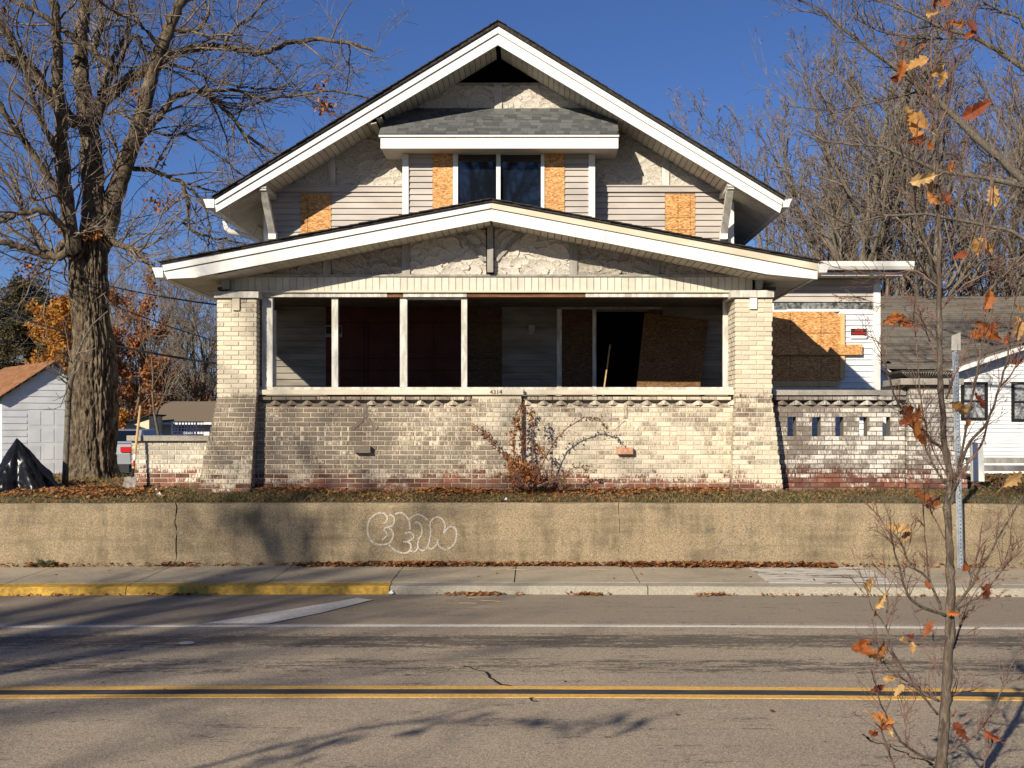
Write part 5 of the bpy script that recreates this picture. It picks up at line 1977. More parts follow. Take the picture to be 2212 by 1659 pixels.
# slender tree beside it
T = thing('slim_tree', (X(141, 17.6), 17.6, 1.1), 'slim crooked tree trunk just left of the huge trunk', 'tree')
pts = [P(140, 1060, 17.6), P(142, 1000, 17.6), P(145, 930, 17.6), P(148, 860, 17.6), P(150, 829, 17.6), P(159, 803, 17.6), P(167, 764, 17.6), P(183, 728, 17.6), P(202, 699, 17.6), P(233, 672, 17.6)]
polys = [(pts, [.052, .048, .046, .048, .055, .03, .02, .016, .013, .010], 0)]
obj('trunk', (lambda m_: (setattr(m_, 'smooth', True), m_.tube(pts, polys[0][1], 8))[1])(MB()), M['bark_g'], T)
polys = []
cfgt = dict(cfgb, k=[5, 4, 3, 0])
for (a, b) in (((149, 829), (118, 770)), ((149, 835), (135, 800)), ((152, 815), (190, 780)), ((160, 800), (130, 700)), ((167, 764), (210, 750)), ((150, 820), (100, 790)), ((150, 825), (128, 880))):
    p, q = P(*a, 17.6), P(*b, 17.4)
    grow(polys, rt, p, (q - p).normalized(), (q - p).length * 1.1, .013, 1, cfgt)
tubes(polys, M['twig'], 'branches', T)


def bare_tree(name, loc, label, seed, height=14, spreadk=1.0, trunkr=.22, cfg=None, stems=1, group=None, twigm='twig', barkm='bark_g', lean=0.12):
    r = random.Random(seed)
    T = thing(name, loc, label, 'tree', group)
    out = []
    c = cfg or dict(seg=.9, wan=.16, up=[.05, .07, .07, .05, .03], max=4, k=[11, 7, 5, 4, 0], ang=[(.35, .8), (.35, .8), (.3, .8), (.3, .9), (.3, .9)], len=[(.38, .62), (.35, .6), (.35, .65), (.4, .8), (.5, .8)], rr=.5, min=.010, **{'from': [.22, .15, .15, .1, .1]})
    for s in range(stems):
        d = Vector((r.uniform(-lean, lean), r.uniform(-lean, lean), 1)).normalized()
        grow(out, r, Vector(loc) + Vector((r.uniform(-.3, .3) * (stems > 1), 0, -.2)), d, height, trunkr, 0, c)
    tubes(out, M[barkm], 'trunk', T, lvls=(0,))
    tubes(out, M[barkm], 'branches', T, lvls=(1,))
    tubes(out, M[twigm], 'twigs', T, kind='stuff', lvls=(2, 3, 4))
    return T, len(out)


def copy_tree(src, loc, rz, s, label, group):
    c = src.copy()
    COL.objects.link(c)
    c.location = loc
    c.rotation_euler = (0, 0, rz)
    c.scale = (s, s, s)
    c['label'] = label
    if group: c['group'] = group
    for ch in list(src.children):
        d = ch.copy()
        COL.objects.link(d)
        d.parent = c
    return c


TG = 'bare trees standing behind the house'
A, na = bare_tree('bare_tree', (X(1860, 40), 40, .4), 'tall bare tree with a thick trunk rising right behind the annex roof', 21, 13.5, stems=2, trunkr=.26, group=TG)
B, nb_ = bare_tree('bare_tree', (X(1745, 43), 43, .4), 'bare many-stemmed tree just right of the upper eave', 22, 12.5, stems=3, trunkr=.17, group=TG)
C_, nc = bare_tree('bare_tree', (X(2010, 38), 38, .4), 'bare tree with dark trunk above the grey neighbour roof', 23, 13.0, stems=2, trunkr=.24, group=TG)
print('bare', na, nb_, nc)
for src, u, Y, rz, s, lab in ((A, 2150, 44, 2.0, 1.05, 'bare tree behind the neighbour roof at the right edge'),
                              (B, 1945, 47, 1.1, 1.12, 'bare tree between the two thick trunks behind the annex'),
                              (C_, 1800, 50, 2.6, .95, 'bare tree farther back behind the annex gutter'),
                              (B, 2230, 40, 3.9, 1.0, 'bare tree rising at the far right above the neighbour gable'),
                              (C_, 1655, 52, 4.4, .68, 'low bare tree peeping over the right roof eave'),
                              (B, 2075, 52, 5.2, 1.15, 'slender bare tree far behind the neighbour ridge'),
                              (A, 1890, 56, 3.3, .95, 'distant bare tree low behind the porch roof end')):
    copy_tree(src, (X(u, Y), Y, .3), rz, s, lab, TG)
TL = 'bare trees in the backyard on the left'
for src, u, Y, rz, s, lab in ((B, 300, 55, .4, .70, 'bare backyard tree right beside the huge trunk'), (C_, 400, 58, 1.9, .62, 'bare backyard tree left of the brick pier'), (A, 350, 64, 3.0, .72, 'tallest bare tree between huge trunk and porch'),
                              (B, 455, 52, 4.1, .60, 'bare backyard tree hard against the brick pier'), (C_, 255, 66, 5.0, .74, 'distant bare tree partly hidden by the huge trunk'), (A, 100, 70, 1.0, .72, 'bare tree far behind the garage roof'), (B, 510, 62, 2.2, .62, 'bare tree behind the porch eave on the left'), (C_, 20, 62, 2.8, .6, 'bare tree at the far left behind the evergreen')):
    copy_tree(src, (X(u, Y), Y, .3), rz, s, lab, TL)
# young stem in the yard
Tq, _ = bare_tree('young_tree', (X(350, 30), 30, .8), 'thin young bare tree standing left of the blue crate', 31, 4.2, trunkr=.05, cfg=dict(seg=.35, wan=.14, up=[.05, .06, .06, .05], max=3, k=[9, 6, 4, 0], ang=[(.4, .9)] * 4, len=[(.3, .55), (.35, .6), (.4, .7), (.4, .7)], rr=.5, min=.006, **{'from': [.3, .15, .15, .1]}))

# limbs reaching in from a tree beyond the right edge
T = thing('right_tree', (X(2420, 24), 24, 1.0), 'bare tree beyond the right edge whose long limbs reach across the sky', 'tree')
base = P(2420, 1020, 24)
hub = P(2400, 520, 24)
rl = [([(2400, 520), (2300, 450), (2212, 394), (2155, 338), (2103, 297), (2051, 244), (1998, 195), (1939, 150), (1894, 115), (1841, 73), (1789, 31), (1723, -2)], 22, 3),
      ([(2400, 430), (2300, 240), (2212, 150), (2155, 108), (2103, 80), (2033, 59), (1963, 28), (1873, -4)], 16, 3),
      ([(2400, 560), (2300, 430), (2212, 401), (2120, 385), (2033, 370), (1963, 338), (1904, 314), (1840, 312), (1775, 305)], 15, 2.5),
      ([(2400, 640), (2290, 560), (2180, 500), (2090, 480), (2000, 460), (1900, 470), (1800, 500)], 12, 2.5),
      ([(2103, 80), (2030, 86), (1960, 84), (1900, 70), (1840, 40)], 5, 2.5),
      ([(2300, 240), (2240, 110), (2200, 40), (2160, 20), (2120, 5)], 10, 4),
      ([(1998, 195), (1930, 215), (1860, 225), (1790, 240), (1700, 232)], 5, 2)]
polys = [([base, lerp(base, hub, .5) + Vector((.1, 0, 0)), hub, hub + Vector((.2, 0, 2)), hub + Vector((.5, .3, 5))], [.32, .27, .24, .18, .08], 0)]
sub = []
for pts, w0, w1 in rl:
    world = [P(u, v, 24 - .8 * i / len(pts)) + rv(rt) * .03 for i, (u, v) in enumerate(pts)]
    rr = [lerp(w0, w1, i / (len(pts) - 1)) / 2 / 104 for i in range(len(pts))]
    polys.append((world, rr, 0))
    for i in range(len(world) - 1):
        for j in range(5):
            q = lerp(world[i], world[i + 1], rt.random())
            dd = (world[i + 1] - world[i]).normalized()
            ax = dd.cross(rv(rt))
            d = Matrix.Rotation(rt.uniform(.4, 1.1), 3, ax.normalized()) @ dd
            grow(sub, rt, q, (d + Vector((0, 0, .25))).normalized(), rt.uniform(.5, 1.6), .013, 1, dict(cfgb, k=[5, 4, 3, 0], up=[0, .08, .08, .08]))
tubes(polys, M['bark_g'], 'limbs', T)
tubes(sub, M['twig'], 'twigs', T, kind='stuff')

# coloured and evergreen trees on the left
def leafy_tree(name, u, Y, z0, label, cat, h, rx, mk, n, size, seed, zlow=.15, dens=1.0, ry=None):
    r = random.Random(seed)
    loc = (X(u, Y), Y, z0)
    T = thing(name, loc, label, cat)
    out, tips = [], []
    cfg = dict(seg=.6, wan=.14, up=[.04, .10, .10, .05], max=3, k=[12, 6, 4, 0], ang=[(.5, 1.0), (.4, .9), (.3, .9), (.3, .9)], len=[(.30, .5), (.4, .6), (.4, .7), (.4, .7)], rr=.45, min=.012, **{'from': [zlow, .2, .1, .1]})
    grow(out, r, Vector(loc), Vector((0, 0, 1)), h * .95, h * .012, 0, cfg, tips)
    tubes(out, M['bark_g'], 'trunk', T, lvls=(0, 1))
    mb = MB()
    pts = []
    for (pts_, rads, lvl) in out:
        if lvl >= 2:
            pts += [p for p in pts_ if r.random() < .5 * dens]
    leaf_cloud(pts, n, .28, size, r, mb)
    obj('foliage', mb, M[mk], T, kind='stuff')
    return T


leafy_tree('golden_tree', 118, 46, .4, 'golden leaved tree glowing left of the huge trunk', 'tree', 6.2, 1.6, 'gold', 9, .095, 51)
leafy_tree('golden_tree', 162, 50, .4, 'deeper gold tree partly behind the huge trunk', 'tree', 6.6, 1.6, 'gold', 7, .085, 52)
leafy_tree('rusty_tree', 272, 47, .4, 'rust coloured tree right of the huge trunk', 'tree', 6.6, 1.6, 'rust', 8, .085, 53)
leafy_tree('bush', 250, 45.5, .5, 'yellow leaved bush low beside the huge trunk', 'bush', 2.0, 1.0, 'gold', 4, .07, 54)
leafy_tree('rusty_tree', 320, 56, .4, 'brown leaved scrub tree above the cream shed', 'tree', 4.8, 1.6, 'rust', 4, .08, 55)
leafy_tree('olive_tree', 452, 50, .4, 'thin yellowish tree against the left brick pier', 'tree', 6.0, 1.6, 'gold', 1, .07, 57)

T = thing('evergreen_tree', (X(55, 52), 52, .4), 'dark evergreen tree behind the garage at the left edge', 'tree')
r = random.Random(8)
out = []
bx_, bz = X(55, 52), .4
out.append(([Vector((bx_, 52, bz)), Vector((bx_ + .1, 52, bz + 5)), Vector((bx_, 52, bz + 8.3))], [.2, .12, .02], 0))
mb = MB()
for i in range(330):
    t = r.random() ** .8
    z = bz + 1.5 + 6.8 * t
    a = r.uniform(0, 2 * PI)
    L = (3.7 * (1 - t) ** .55 + .45) * r.uniform(.6, 1.1)
    p0 = Vector((bx_, 52, z))
    tip = p0 + Vector((math.cos(a) * L, math.sin(a) * L, -.18 * L + r.uniform(-.2, .4)))
    out.append(([p0, lerp(p0, tip, .5) + Vector((0, 0, .12)), tip], [.03, .02, .01], 1))
    for k in range(int(16 * L) + 6):
        s = r.uniform(.25, 1.02)
        q = lerp(p0, tip, s) + rv(r) * .16
        for w_ in range(3):
            d = (tip - p0).normalized() * .6 + rv(r) * .7 + Vector((0, 0, -.35))
            d = d.normalized() * r.uniform(.10, .26)
            sd_v = d.cross(rv(r))
            if sd_v.length < 1e-4: continue
            sd_v = sd_v.normalized() * .03
            k0 = len(mb.v)
            mb.v += [tuple(q - sd_v), tuple(q + sd_v), tuple(q + d)]
            mb.f.append((k0, k0 + 1, k0 + 2))
tubes(out, M['bark_g'], 'trunk', T)
obj('foliage', mb, M['pine'], T, kind='stuff')

# tangle of brush along the back of the yard
r = random.Random(77)
out = []
for i in range(300):
    u = r.uniform(235, 480) if i % 3 else r.uniform(-60, 160)
    Y = r.uniform(66, 80)
    grow(out, r, Vector((X(u, Y), Y, .3)), Vector((r.uniform(-.3, .3), 0, 1)).normalized(), r.uniform(3.0, 6.5), .034, 1, dict(seg=.7, wan=.2, up=[0, .02, .03, .03], max=3, k=[0, 6, 4, 0], ang=[(.3, .9)] * 4, len=[(.4, .6)] * 4, rr=.5, min=.011, **{'from': [.1, .2, .1, .1]}))
for i in range(160):
    u = r.uniform(1560, 2300)
    Y = r.uniform(50, 60)
    grow(out, r, Vector((X(u, Y), Y, .3)), Vector((r.uniform(-.3, .3), 0, 1)).normalized(), r.uniform(3, 7.5), .03, 1, dict(seg=.8, wan=.2, up=[0, .02, .03, .03], max=3, k=[0, 7, 5, 0], ang=[(.3, .9)] * 4, len=[(.4, .6)] * 4, rr=.5, min=.012, **{'from': [.1, .2, .1, .1]}))
tubes(out, M['twig'], 'brushwood', None, kind='stuff')
bo = bpy.data.objects['brushwood']
tag(bo, 'tangled leafless brush growing behind the backyards', 'brush')
mb = MB()
pts = []
for i in range(900):
    u = r.uniform(235, 470)
    Y = r.uniform(64, 74)
    pts.append((X(u, Y), Y, .3 + 4.2 * r.random() ** 1.4))
leaf_cloud(pts, 7, .45, .10, r, mb)
tag(obj('undergrowth', mb, M['rust'], kind='stuff'), 'brown leafy undergrowth behind the low brick wall', 'undergrowth')
# far tree line that closes the horizon
mb = MB()
mb.smooth = False
r = random.Random(70)
for i in range(9000):
    a = r.uniform(-.75, .75)
    Y = r.uniform(85, 120)
    x = a * Y
    hh = 3.4 + 1.4 * noise.noise(Vector((x * .05, 1, 0))) + .8 * noise.noise(Vector((x * .2, 3, 0)))
    z = .2 + hh * r.random()
    d = Vector((r.uniform(-.25, .25), r.uniform(-.2, .2), 1)).normalized() * r.uniform(.5, 1.6)
    k = len(mb.v)
    mb.v += [(x - .09, Y, z), (x + .09, Y, z), (x + d.x, Y + d.y, z + d.z)]
    mb.f.append((k, k + 1, k + 2))
tag(obj('woods', mb, M['twig'], kind='stuff'), 'distant grey brown woods along the horizon', 'woods')

# cables to the house
for i, (a, b, w_, lab) in enumerate(((P(-150, 592, 34), P(474, 786, 20.5), .022, 'thickest dark cable running down to the brick pier'), (P(-150, 470, 34), P(480, 660, 20.5), .016, 'upper dark cable sloping down to the porch eave'), (P(-150, 440, 34), P(480, 742, 20.5), .012, 'thin middle cable sloping down to the brick pier'))):
    pts = [lerp(a, b, t / 16) - Vector((0, 0, 1.1 * 4 * (t / 16) * (1 - t / 16) * .35)) for t in range(17)]
    tag(obj('cable', MB().tube(pts, w_, 5), M['black']), lab, 'cable')['group'] = 'overhead cables'

# trees on the photographer's side of the street: they cast the shadows on the road
OT, no = bare_tree('street_tree', (-17.9, -12, 0), 'large bare tree behind the viewer casting long shadows on the road', 91, 14.6, stems=3, trunkr=.34, lean=.13,
                   cfg=dict(seg=1.1, wan=.13, up=[.03, .05, .05, .05, .03], max=3, k=[13, 8, 6, 0], ang=[(.4, 1.0)] * 4, len=[(.38, .6), (.4, .65), (.4, .7), (.4, .7)], rr=.5, min=.017, **{'from': [.25, .15, .15, .1]}))
OT.rotation_euler = (0, 0, PI)
copy_tree(OT, (-1.8, -13, 0), 2.2, 1.3, 'bare tree across the street reflected in the upper window', None)
T = thing('street_tree', (-13.0, -5.0, 0), 'tree with a low leafy limb whose shadow lies on the near lane', 'tree')
pp = [Vector(q) for q in ((-13, -5, 0), (-12.9, -4.9, 1.6), (-12.7, -4.7, 3.2), (-12.5, -4.9, 5.2), (-12.2, -5.1, 8))]
polys = [(pp, [.16, .14, .13, .09, .03], 0)]


def caster(u, v, h):
    Y = F * 2 / (v - V0)
    x = X(u, Y)
    t = h / .5
    return Vector((x - .55 * t, Y - t, h))


lp = [pp[2], Vector((-9.0, -2.4, 3.5)), caster(430, 1659, 3.5), caster(620, 1608, 3.52), caster(840, 1562, 3.5), caster(1010, 1557, 3.5), caster(1220, 1562, 3.45), caster(1390, 1561, 3.4)]
polys.append((lp, [.05, .035, .022, .018, .014, .011, .009, .006], 0))
tubes(polys, M['bark_g'], 'trunk', T)
out = []
for i in range(2, len(lp) - 1):
    for j in range(4):
        q = lerp(lp[i], lp[i + 1], rt.random())
        grow(out, rt, q, (lp[i + 1] - lp[i]).normalized() * .8 + rv(rt) * .5, rt.uniform(.2, .5), .006, 2, cfgb)
tubes(out, M['twig'], 'twigs', T, kind='stuff')
cl = [caster(u, v, 3.5) for u, v in ((560, 1650), (600, 1640), (660, 1628), (700, 1610), (760, 1600), (900, 1580), (920, 1570), (1015, 1556), (1130, 1560), (1190, 1560), (1345, 1558), (1300, 1570), (1380, 1560), (1240, 1570))]
obj('leaves', leaf_cloud(cl, 7, .12, .06, rt), M['litter'], T, kind='stuff')

# ------------------------------------------------------------------ foreground oak sapling
YS = 5.6
T = thing('oak_sapling', (X(2035, YS), YS, .12), 'young oak in the right foreground keeping a few orange and tan leaves', 'tree')
S = YS / F
trunk = [(2033, 1790, 28), (2035, 1659, 26), (2040, 1560, 25), (2045, 1490, 24), (2050, 1400, 22), (2052, 1330, 22), (2054, 1250, 20), (2051, 1180, 18), (2046, 1100, 17), (2052, 1040, 16), (2041, 960, 15), (2035, 880, 14), (2031, 800, 13), (2030, 700, 12), (2028, 600, 11), (2030, 523, 10), (2026, 419, 8), (2023, 279, 6)]


def smoothpoly(pts, yo=None, jit=0, r=rt):
    n = len(pts)
    W_ = [P(p[0], p[1], YS + (yo[i] if yo else 0)) for i, p in enumerate(pts)]
    out, rr = [], []
    for i in range(n - 1):
        a, b, c, d = W_[max(i - 1, 0)], W_[i], W_[i + 1], W_[min(i + 2, n - 1)]
        for k in range(4):
            t = k / 4
            q = .5 * ((2 * b) + (-a + c) * t + (2 * a - 5 * b + 4 * c - d) * t * t + (-a + 3 * b - 3 * c + d) * t ** 3)
            out.append(q + rv(r) * jit)
            rr.append(lerp(pts[i][2], pts[i + 1][2], t) * S / 2 * .9)
    out.append(W_[-1]); rr.append(pts[-1][2] * S / 2)
    return out, rr


mb = MB()
mb.smooth = True
a, b = smoothpoly(trunk, jit=.004)
b = [q * (1.22 if i % 7 == 4 else rt.uniform(.94, 1.06)) for i, q in enumerate(b)]
mb.tube(a, b, 12)
obj('trunk', mb, M['bark_s'], T)
BR = [
    ([(2042, 1329), (1989, 1309), (1959, 1281), (1948, 1244), (1933, 1192), (1926, 1166), (1922, 1118)], 8, 2.5),
    ([(1926, 1166), (1905, 1125), (1872, 1087)], 3.5, 2), ([(2033, 1318), (2007, 1252), (1970, 1222), (1948, 1180), (1940, 1163)], 7, 4),
    ([(2007, 1252), (1998, 1160), (1995, 1077)], 4, 2.5),
    ([(2052, 1322), (2092, 1274), (2118, 1229), (2155, 1166), (2207, 1077), (2230, 1040)], 8, 3), ([(2055, 1320), (2092, 1303), (2133, 1274), (2163, 1233), (2207, 1188)], 6, 2.5),
    ([(2092, 1274), (2112, 1190), (2123, 1128)], 5, 3), ([(2163, 1233), (2180, 1180), (2185, 1150)], 3, 2),
    ([(2029, 1515), (1989, 1492), (1959, 1455), (1929, 1407), (1914, 1355), (1885, 1315), (1872, 1274)], 7, 2), ([(2026, 1544), (1977, 1485), (1918, 1444), (1892, 1378), (1883, 1337)], 6, 2),
    ([(2018, 1641), (1959, 1615), (1918, 1555), (1896, 1496), (1881, 1448)], 7, 2.5), ([(1933, 1665), (1907, 1585), (1890, 1560)], 5, 3), ([(1959, 1615), (1955, 1560), (1953, 1520)], 4, 2),
    ([(2040, 1633), (2089, 1600), (2137, 1552), (2167, 1485), (2193, 1468), (2215, 1466)], 6, 2.5), ([(2122, 1665), (2135, 1625), (2145, 1598)], 4, 2.5), ([(2040, 1522), (2070, 1496), (2104, 1491)], 5, 2),
    ([(2048, 1426), (2070, 1370), (2082, 1330), (2092, 1303)], 6, 4), ([(1914, 1355), (1918, 1300), (1916, 1275)], 3.5, 2), ([(2030, 1460), (2000, 1410), (1975, 1385)], 3, 1.5),
    ([(2045, 977), (2004, 943), (1966, 900), (1937, 867), (1918, 810), (1909, 771), (1900, 740)], 8, 2), ([(2042, 1044), (2014, 1001), (1990, 948), (1961, 905)], 6, 3), ([(2004, 943), (1985, 830), (1980, 740), (1970, 690)], 4, 2),
    ([(2056, 1090), (2066, 1044), (2090, 962), (2133, 910), (2157, 838), (2176, 771), (2181, 695), (2195, 640)], 9, 3), ([(2133, 910), (2120, 960), (2085, 1010), (2066, 1044)], 5, 5), ([(2157, 838), (2190, 800), (2212, 720)], 5, 2.5),
    ([(2044, 1110), (2076, 981), (2100, 860), (2109, 810), (2123, 733), (2143, 657), (2150, 620)], 7, 3), ([(2033, 790), (1999, 714), (1980, 647)], 5, 2), ([(2042, 862), (2071, 790), (2100, 724)], 5, 2.5),
    ([(2028, 623), (1976, 585), (1890, 595), (1799, 576)], 4, 1.5), ([(2028, 671), (2085, 614), (2157, 585), (2215, 561)], 5, 2), ([(2026, 576), (1990, 504), (1968, 430), (1955, 400)], 6, 2.5), ([(2030, 560), (2060, 500), (2075, 400), (2078, 340)], 6, 2.5),
    ([(2023, 290), (2051, 216), (2061, 140), (2051, 70), (2046, 10)], 5, 2.5), ([(2023, 285), (2009, 244), (2012, 174), (2012, 35), (2018, -10)], 4, 2.5), ([(2030, 740), (1990, 700), (1930, 690)], 3.5, 2), ([(2032, 700), (1960, 640), (1900, 655), (1850, 640)], 3, 1.2),
    ([(2026, 419), (1990, 340), (1982, 300)], 4, 2), ([(2009, 244), (1975, 180), (1950, 150), (1945, 110)], 3, 1.5), ([(2061, 140), (2085, 90), (2100, 70)], 3, 1.5), ([(2050, 1180), (2020, 1120), (2000, 1090)], 4, 2), ([(2052, 1040), (2010, 960), (1996, 900)], 4, 2),
    ([(2023, 320), (2060, 340), (2062, 360)], 2.5, 1.5), ([(2026, 419), (2000, 420)], 2.5, 1.5), ([(2026, 440), (2048, 410)], 2.5, 1.5), ([(2176, 771), (2200, 790)], 2.5, 1.5), ([(2200, 60), (2150, 300), (2140, 420), (2125, 500), (2128, 560)], 3, 5),
]
sub = []
for pts, w0, w1 in BR:
    n = len(pts)
    dy = rt.uniform(-.25, .25)
    a, b = smoothpoly([(u, v, lerp(w0, w1, i / (n - 1))) for i, (u, v) in enumerate(pts)], [dy * (i / (n - 1)) for i in range(n)], .0035)
    m_ = MB(); m_.smooth = True
    m_.tube(a, b, 6)
    obj('branch', m_, M['twig_red'] if w0 < 6 else M['bark_s'], T)
    for j in range(max(3, int(n * 2.6))):
        i = rt.randrange(1, len(a) - 1)
        dd = (a[i + 1] - a[i]).normalized()
        d = (dd + rv(rt) * .75 + Vector((0, 0, .2))).normalized()
        grow(sub, rt, a[i], d, rt.uniform(.05, .22), .0026, 1, dict(seg=.04, wan=.18, up=[0, 0, .05, .05], max=3, k=[0, 3, 2, 0], ang=[(.4, .9)] * 4, len=[(.4, .7)] * 4, rr=.7, min=.0013, **{'from': [.2] * 4}))
tubes(sub, M['twig_red'], 'twigs', T, kind='stuff')


def oak_mesh(seed, mk):
    r = random.Random(seed)
    out = [(0, -.5)]
    side = []
    lob = [(.035, -.40), (.13, -.33), (.10, -.24), (.27, -.17), (.19, -.06), (.33, .03), (.20, .12), (.30, .22), (.17, .29), (.16, .40), (.06, .44)]
    for x, y in lob: side.append((x * r.uniform(.65, 1.0), y + r.uniform(-.02, .02)))
    pts = [(0, -.5)] + side + [(0, .5)] + [(-x * r.uniform(.75, 1.1), y + .03) for x, y in reversed(side)]
    cu, cw = r.uniform(.3, 1.1), r.uniform(-.8, .8)
    z = lambda x, y: cu * x * x * 2.2 + cw * y * y * .9 + .04 * math.sin(9 * y + 7 * x)
    mb = MB()
    n = len(pts)
    mb.v = [(x, y, z(x, y)) for x, y in pts] + [(0, y, z(0, y) - .02) for y in (-.3, -.05, .2, .38)]
    mb.smooth = False
    sp = [n, n + 1, n + 2, n + 3]
    h = n // 2
    R_ = list(range(0, h + 1))
    Lf = [0] + list(range(n - 1, h - 1, -1))
    for chain, flip in ((R_, 0), (Lf, 1)):
        for i in range(len(chain) - 1):
            ym = (mb.v[chain[i]][1] + mb.v[chain[i + 1]][1]) / 2
            c = min(sp, key=lambda s_: abs(mb.v[s_][1] - ym))
            f = (chain[i], chain[i + 1], c)
            mb.f.append(f if not flip else f[::-1])
        for a_, b_ in zip(sp, sp[1:]):
            # stitch between spine points
            c = min(chain, key=lambda s_: abs(mb.v[s_][1] - (mb.v[a_][1] + mb.v[b_][1]) / 2))
            f = (a_, c, b_)
            mb.f.append(f if not flip else f[::-1])
    k0 = len(mb.v)
    mb.v += [(-.014, -.48, z(0, -.5)), (.014, -.48, z(0, -.5)), (.05, -.86, z(0, -.5) - .05)]
    mb.f.append((k0, k0 + 2, k0 + 1))
    return mb.mesh('leaf', M[mk])


OM = {mk: [oak_mesh(i + 10, mk) for i in range(4)] for mk in ('oak1', 'oak2', 'oak3')}
LV = [(1870, 1405, 46, 1), (1862, 1392, 36, 1), (1905, 1405, 40, 1), (1895, 1418, 34, 2), (1952, 1385, 24, 2), (1965, 1375, 22, 3), (1970, 1400, 20, 2), (1901, 1487, 28, 3), (1939, 1492, 26, 2), (1925, 1466, 22, 2), (1905, 1550, 42, 1), (1912, 1568, 30, 3), (1920, 1580, 24, 2), (1888, 1585, 26, 3), (2076, 1581, 38, 3), (2147, 1592, 30, 3), (2060, 1540, 20, 3), (1875, 1262, 34, 2), (1906, 1298, 30, 2), (1890, 1325, 20, 3), (1940, 1140, 40, 2), (1958, 1155, 36, 2), (2132, 1280, 34, 3), (2084, 1225, 32, 1), (2003, 1359, 32, 3), (2062, 1325, 24, 1), (2002, 1262, 18, 3), (2111, 1254, 18, 1),
      (1957, 888, 44, 1), (1985, 888, 46, 1), (1975, 925, 46, 1), (1990, 948, 38, 1), (1968, 905, 40, 3), (1947, 693, 50, 1), (1925, 690, 38, 1), (1960, 700, 30, 3), (2133, 652, 42, 1), (2133, 712, 56, 1), (2118, 722, 40, 1), (2145, 705, 34, 3), (2080, 884, 42, 2), (2070, 875, 34, 2), (2114, 864, 34, 3), (2092, 918, 20, 1), (2185, 1038, 40, 2), (1995, 1075, 44, 1), (2016, 1086, 34, 3), (1983, 1066, 28, 1), (2202, 712, 44, 2), (2205, 671, 40, 2), (2176, 733, 26, 3), (2202, 781, 24, 3), (2135, 537, 38, 2), (2126, 530, 34, 2), (2075, 552, 26, 3),
      (1977, 138, 44, 2), (1946, 153, 34, 1), (1932, 170, 28, 3), (2030, 150, 38, 2), (2033, 172, 32, 2), (2047, 186, 22, 3), (2019, 8, 36, 3), (2040, 8, 30, 3), (2016, 28, 24, 2), (2054, 50, 24, 1), (2070, 52, 26, 1), (2100, 57, 30, 3), (2098, 74, 26, 3), (2050, 68, 24, 3), (1951, 93, 24, 3), (1988, 104, 22, 1), (2113, 236, 54, 3), (1963, 252, 36, 2), (1984, 262, 46, 2), (1979, 281, 42, 1), (1981, 302, 34, 3), (2010, 311, 28, 1), (2058, 357, 26, 1), (1995, 386, 46, 2), (2009, 406, 38, 2), (2012, 427, 30, 1), (2044, 430, 32, 3), (2148, 420, 44, 2), (2110, 535, 32, 2), (1898, 1020, 0, 1)]
for (u, v, s_, c) in LV:
    if not s_: continue
    m_ = rt.choice(OM['oak%d' % c])
    o = link('leaf', m_, T, P(u + rt.uniform(-3, 3), v, YS - .03 + rt.uniform(-.05, .02)))
    o.rotation_euler = (PI / 2 + rt.uniform(-.7, .7), rt.uniform(-.9, .9), rt.uniform(-.8, .8))
    o.rotation_euler.rotate_axis('Z', rt.uniform(-2.6, 2.6))
    q = s_ * S * 1.36
    o.scale = (q, q, q)

# ------------------------------------------------------------------ shrub in front of the porch
YV = 16.25
T = thing('wild_shrub', (X(1140, YV), YV, 1.1), 'straggly shrub with orange leaves arching in front of the porch wall', 'shrub')
canes = [([(1140, 1052), (1085, 980), (1060, 950), (1040, 930), (1020, 914)], 5, 2), ([(1140, 1050), (1128, 960), (1120, 910), (1128, 870)], 6, 2), ([(1138, 1050), (1112, 990), (1108, 940), (1118, 900)], 4, 2), ([(1150, 1050), (1178, 990), (1200, 950), (1225, 925), (1262, 901), (1295, 905), (1312, 930)], 6, 2), ([(1150, 1045), (1165, 1000), (1172, 980), (1160, 960)], 4, 2), ([(1160, 1050), (1210, 1030), (1240, 1010), (1280, 1008)], 4, 2), ([(1150, 1040), (1150, 920), (1148, 880)], 4, 2), ([(1135, 1052), (1105, 1000), (1085, 975)], 4, 2), ([(1160, 1052), (1200, 1040), (1230, 1035)], 3, 1.5), ([(1130, 1052), (1095, 1030), (1070, 1020)], 3, 1.5)]
tips = []
for pts, w0, w1 in canes:
    wp = [P(u, v, YV + .1 * math.sin(i + w0)) for i, (u, v) in enumerate(pts)]
    rr = [lerp(w0, w1, i / (len(pts) - 1)) / 2 / 154 * .6 for i in range(len(pts))]
    obj('cane', MB().tube(wp, rr, 5), M['twig_red'], T)
    for i in range(len(wp) - 1):
        for k in range(7):
            t = (i + k / 7) / (len(wp) - 1)
            if t > .25: tips.append((lerp(wp[i], wp[i + 1], k / 7), t))
mb = MB(); mb2 = MB()
leaf_cloud([p for p, t in tips if p.x < X(1170, YV)], 3, .07, .028, rt, mb)
leaf_cloud([p for p, t in tips if X(1105, YV) < p.x < X(1150, YV)], 5, .09, .03, rt, mb)
leaf_cloud([p for p, t in tips if p.x >= X(1170, YV)], 3, .07, .026, rt, mb2)
leaf_cloud([P(u, v, YV - .05) for u, v in ((1125, 1010), (1135, 1020), (1150, 1025), (1110, 1015), (1120, 1000), (1140, 1030), (1128, 1035), (1145, 1010), (1105, 1000), (1160, 1030))], 60, .13, .028, rt, mb)
obj('leaves', mb, leafy('shrub_leaf', [(.16, .055, .02), (.34, .11, .03), (.46, .17, .05), (.22, .14, .05)], .7, .25), T, kind='stuff')
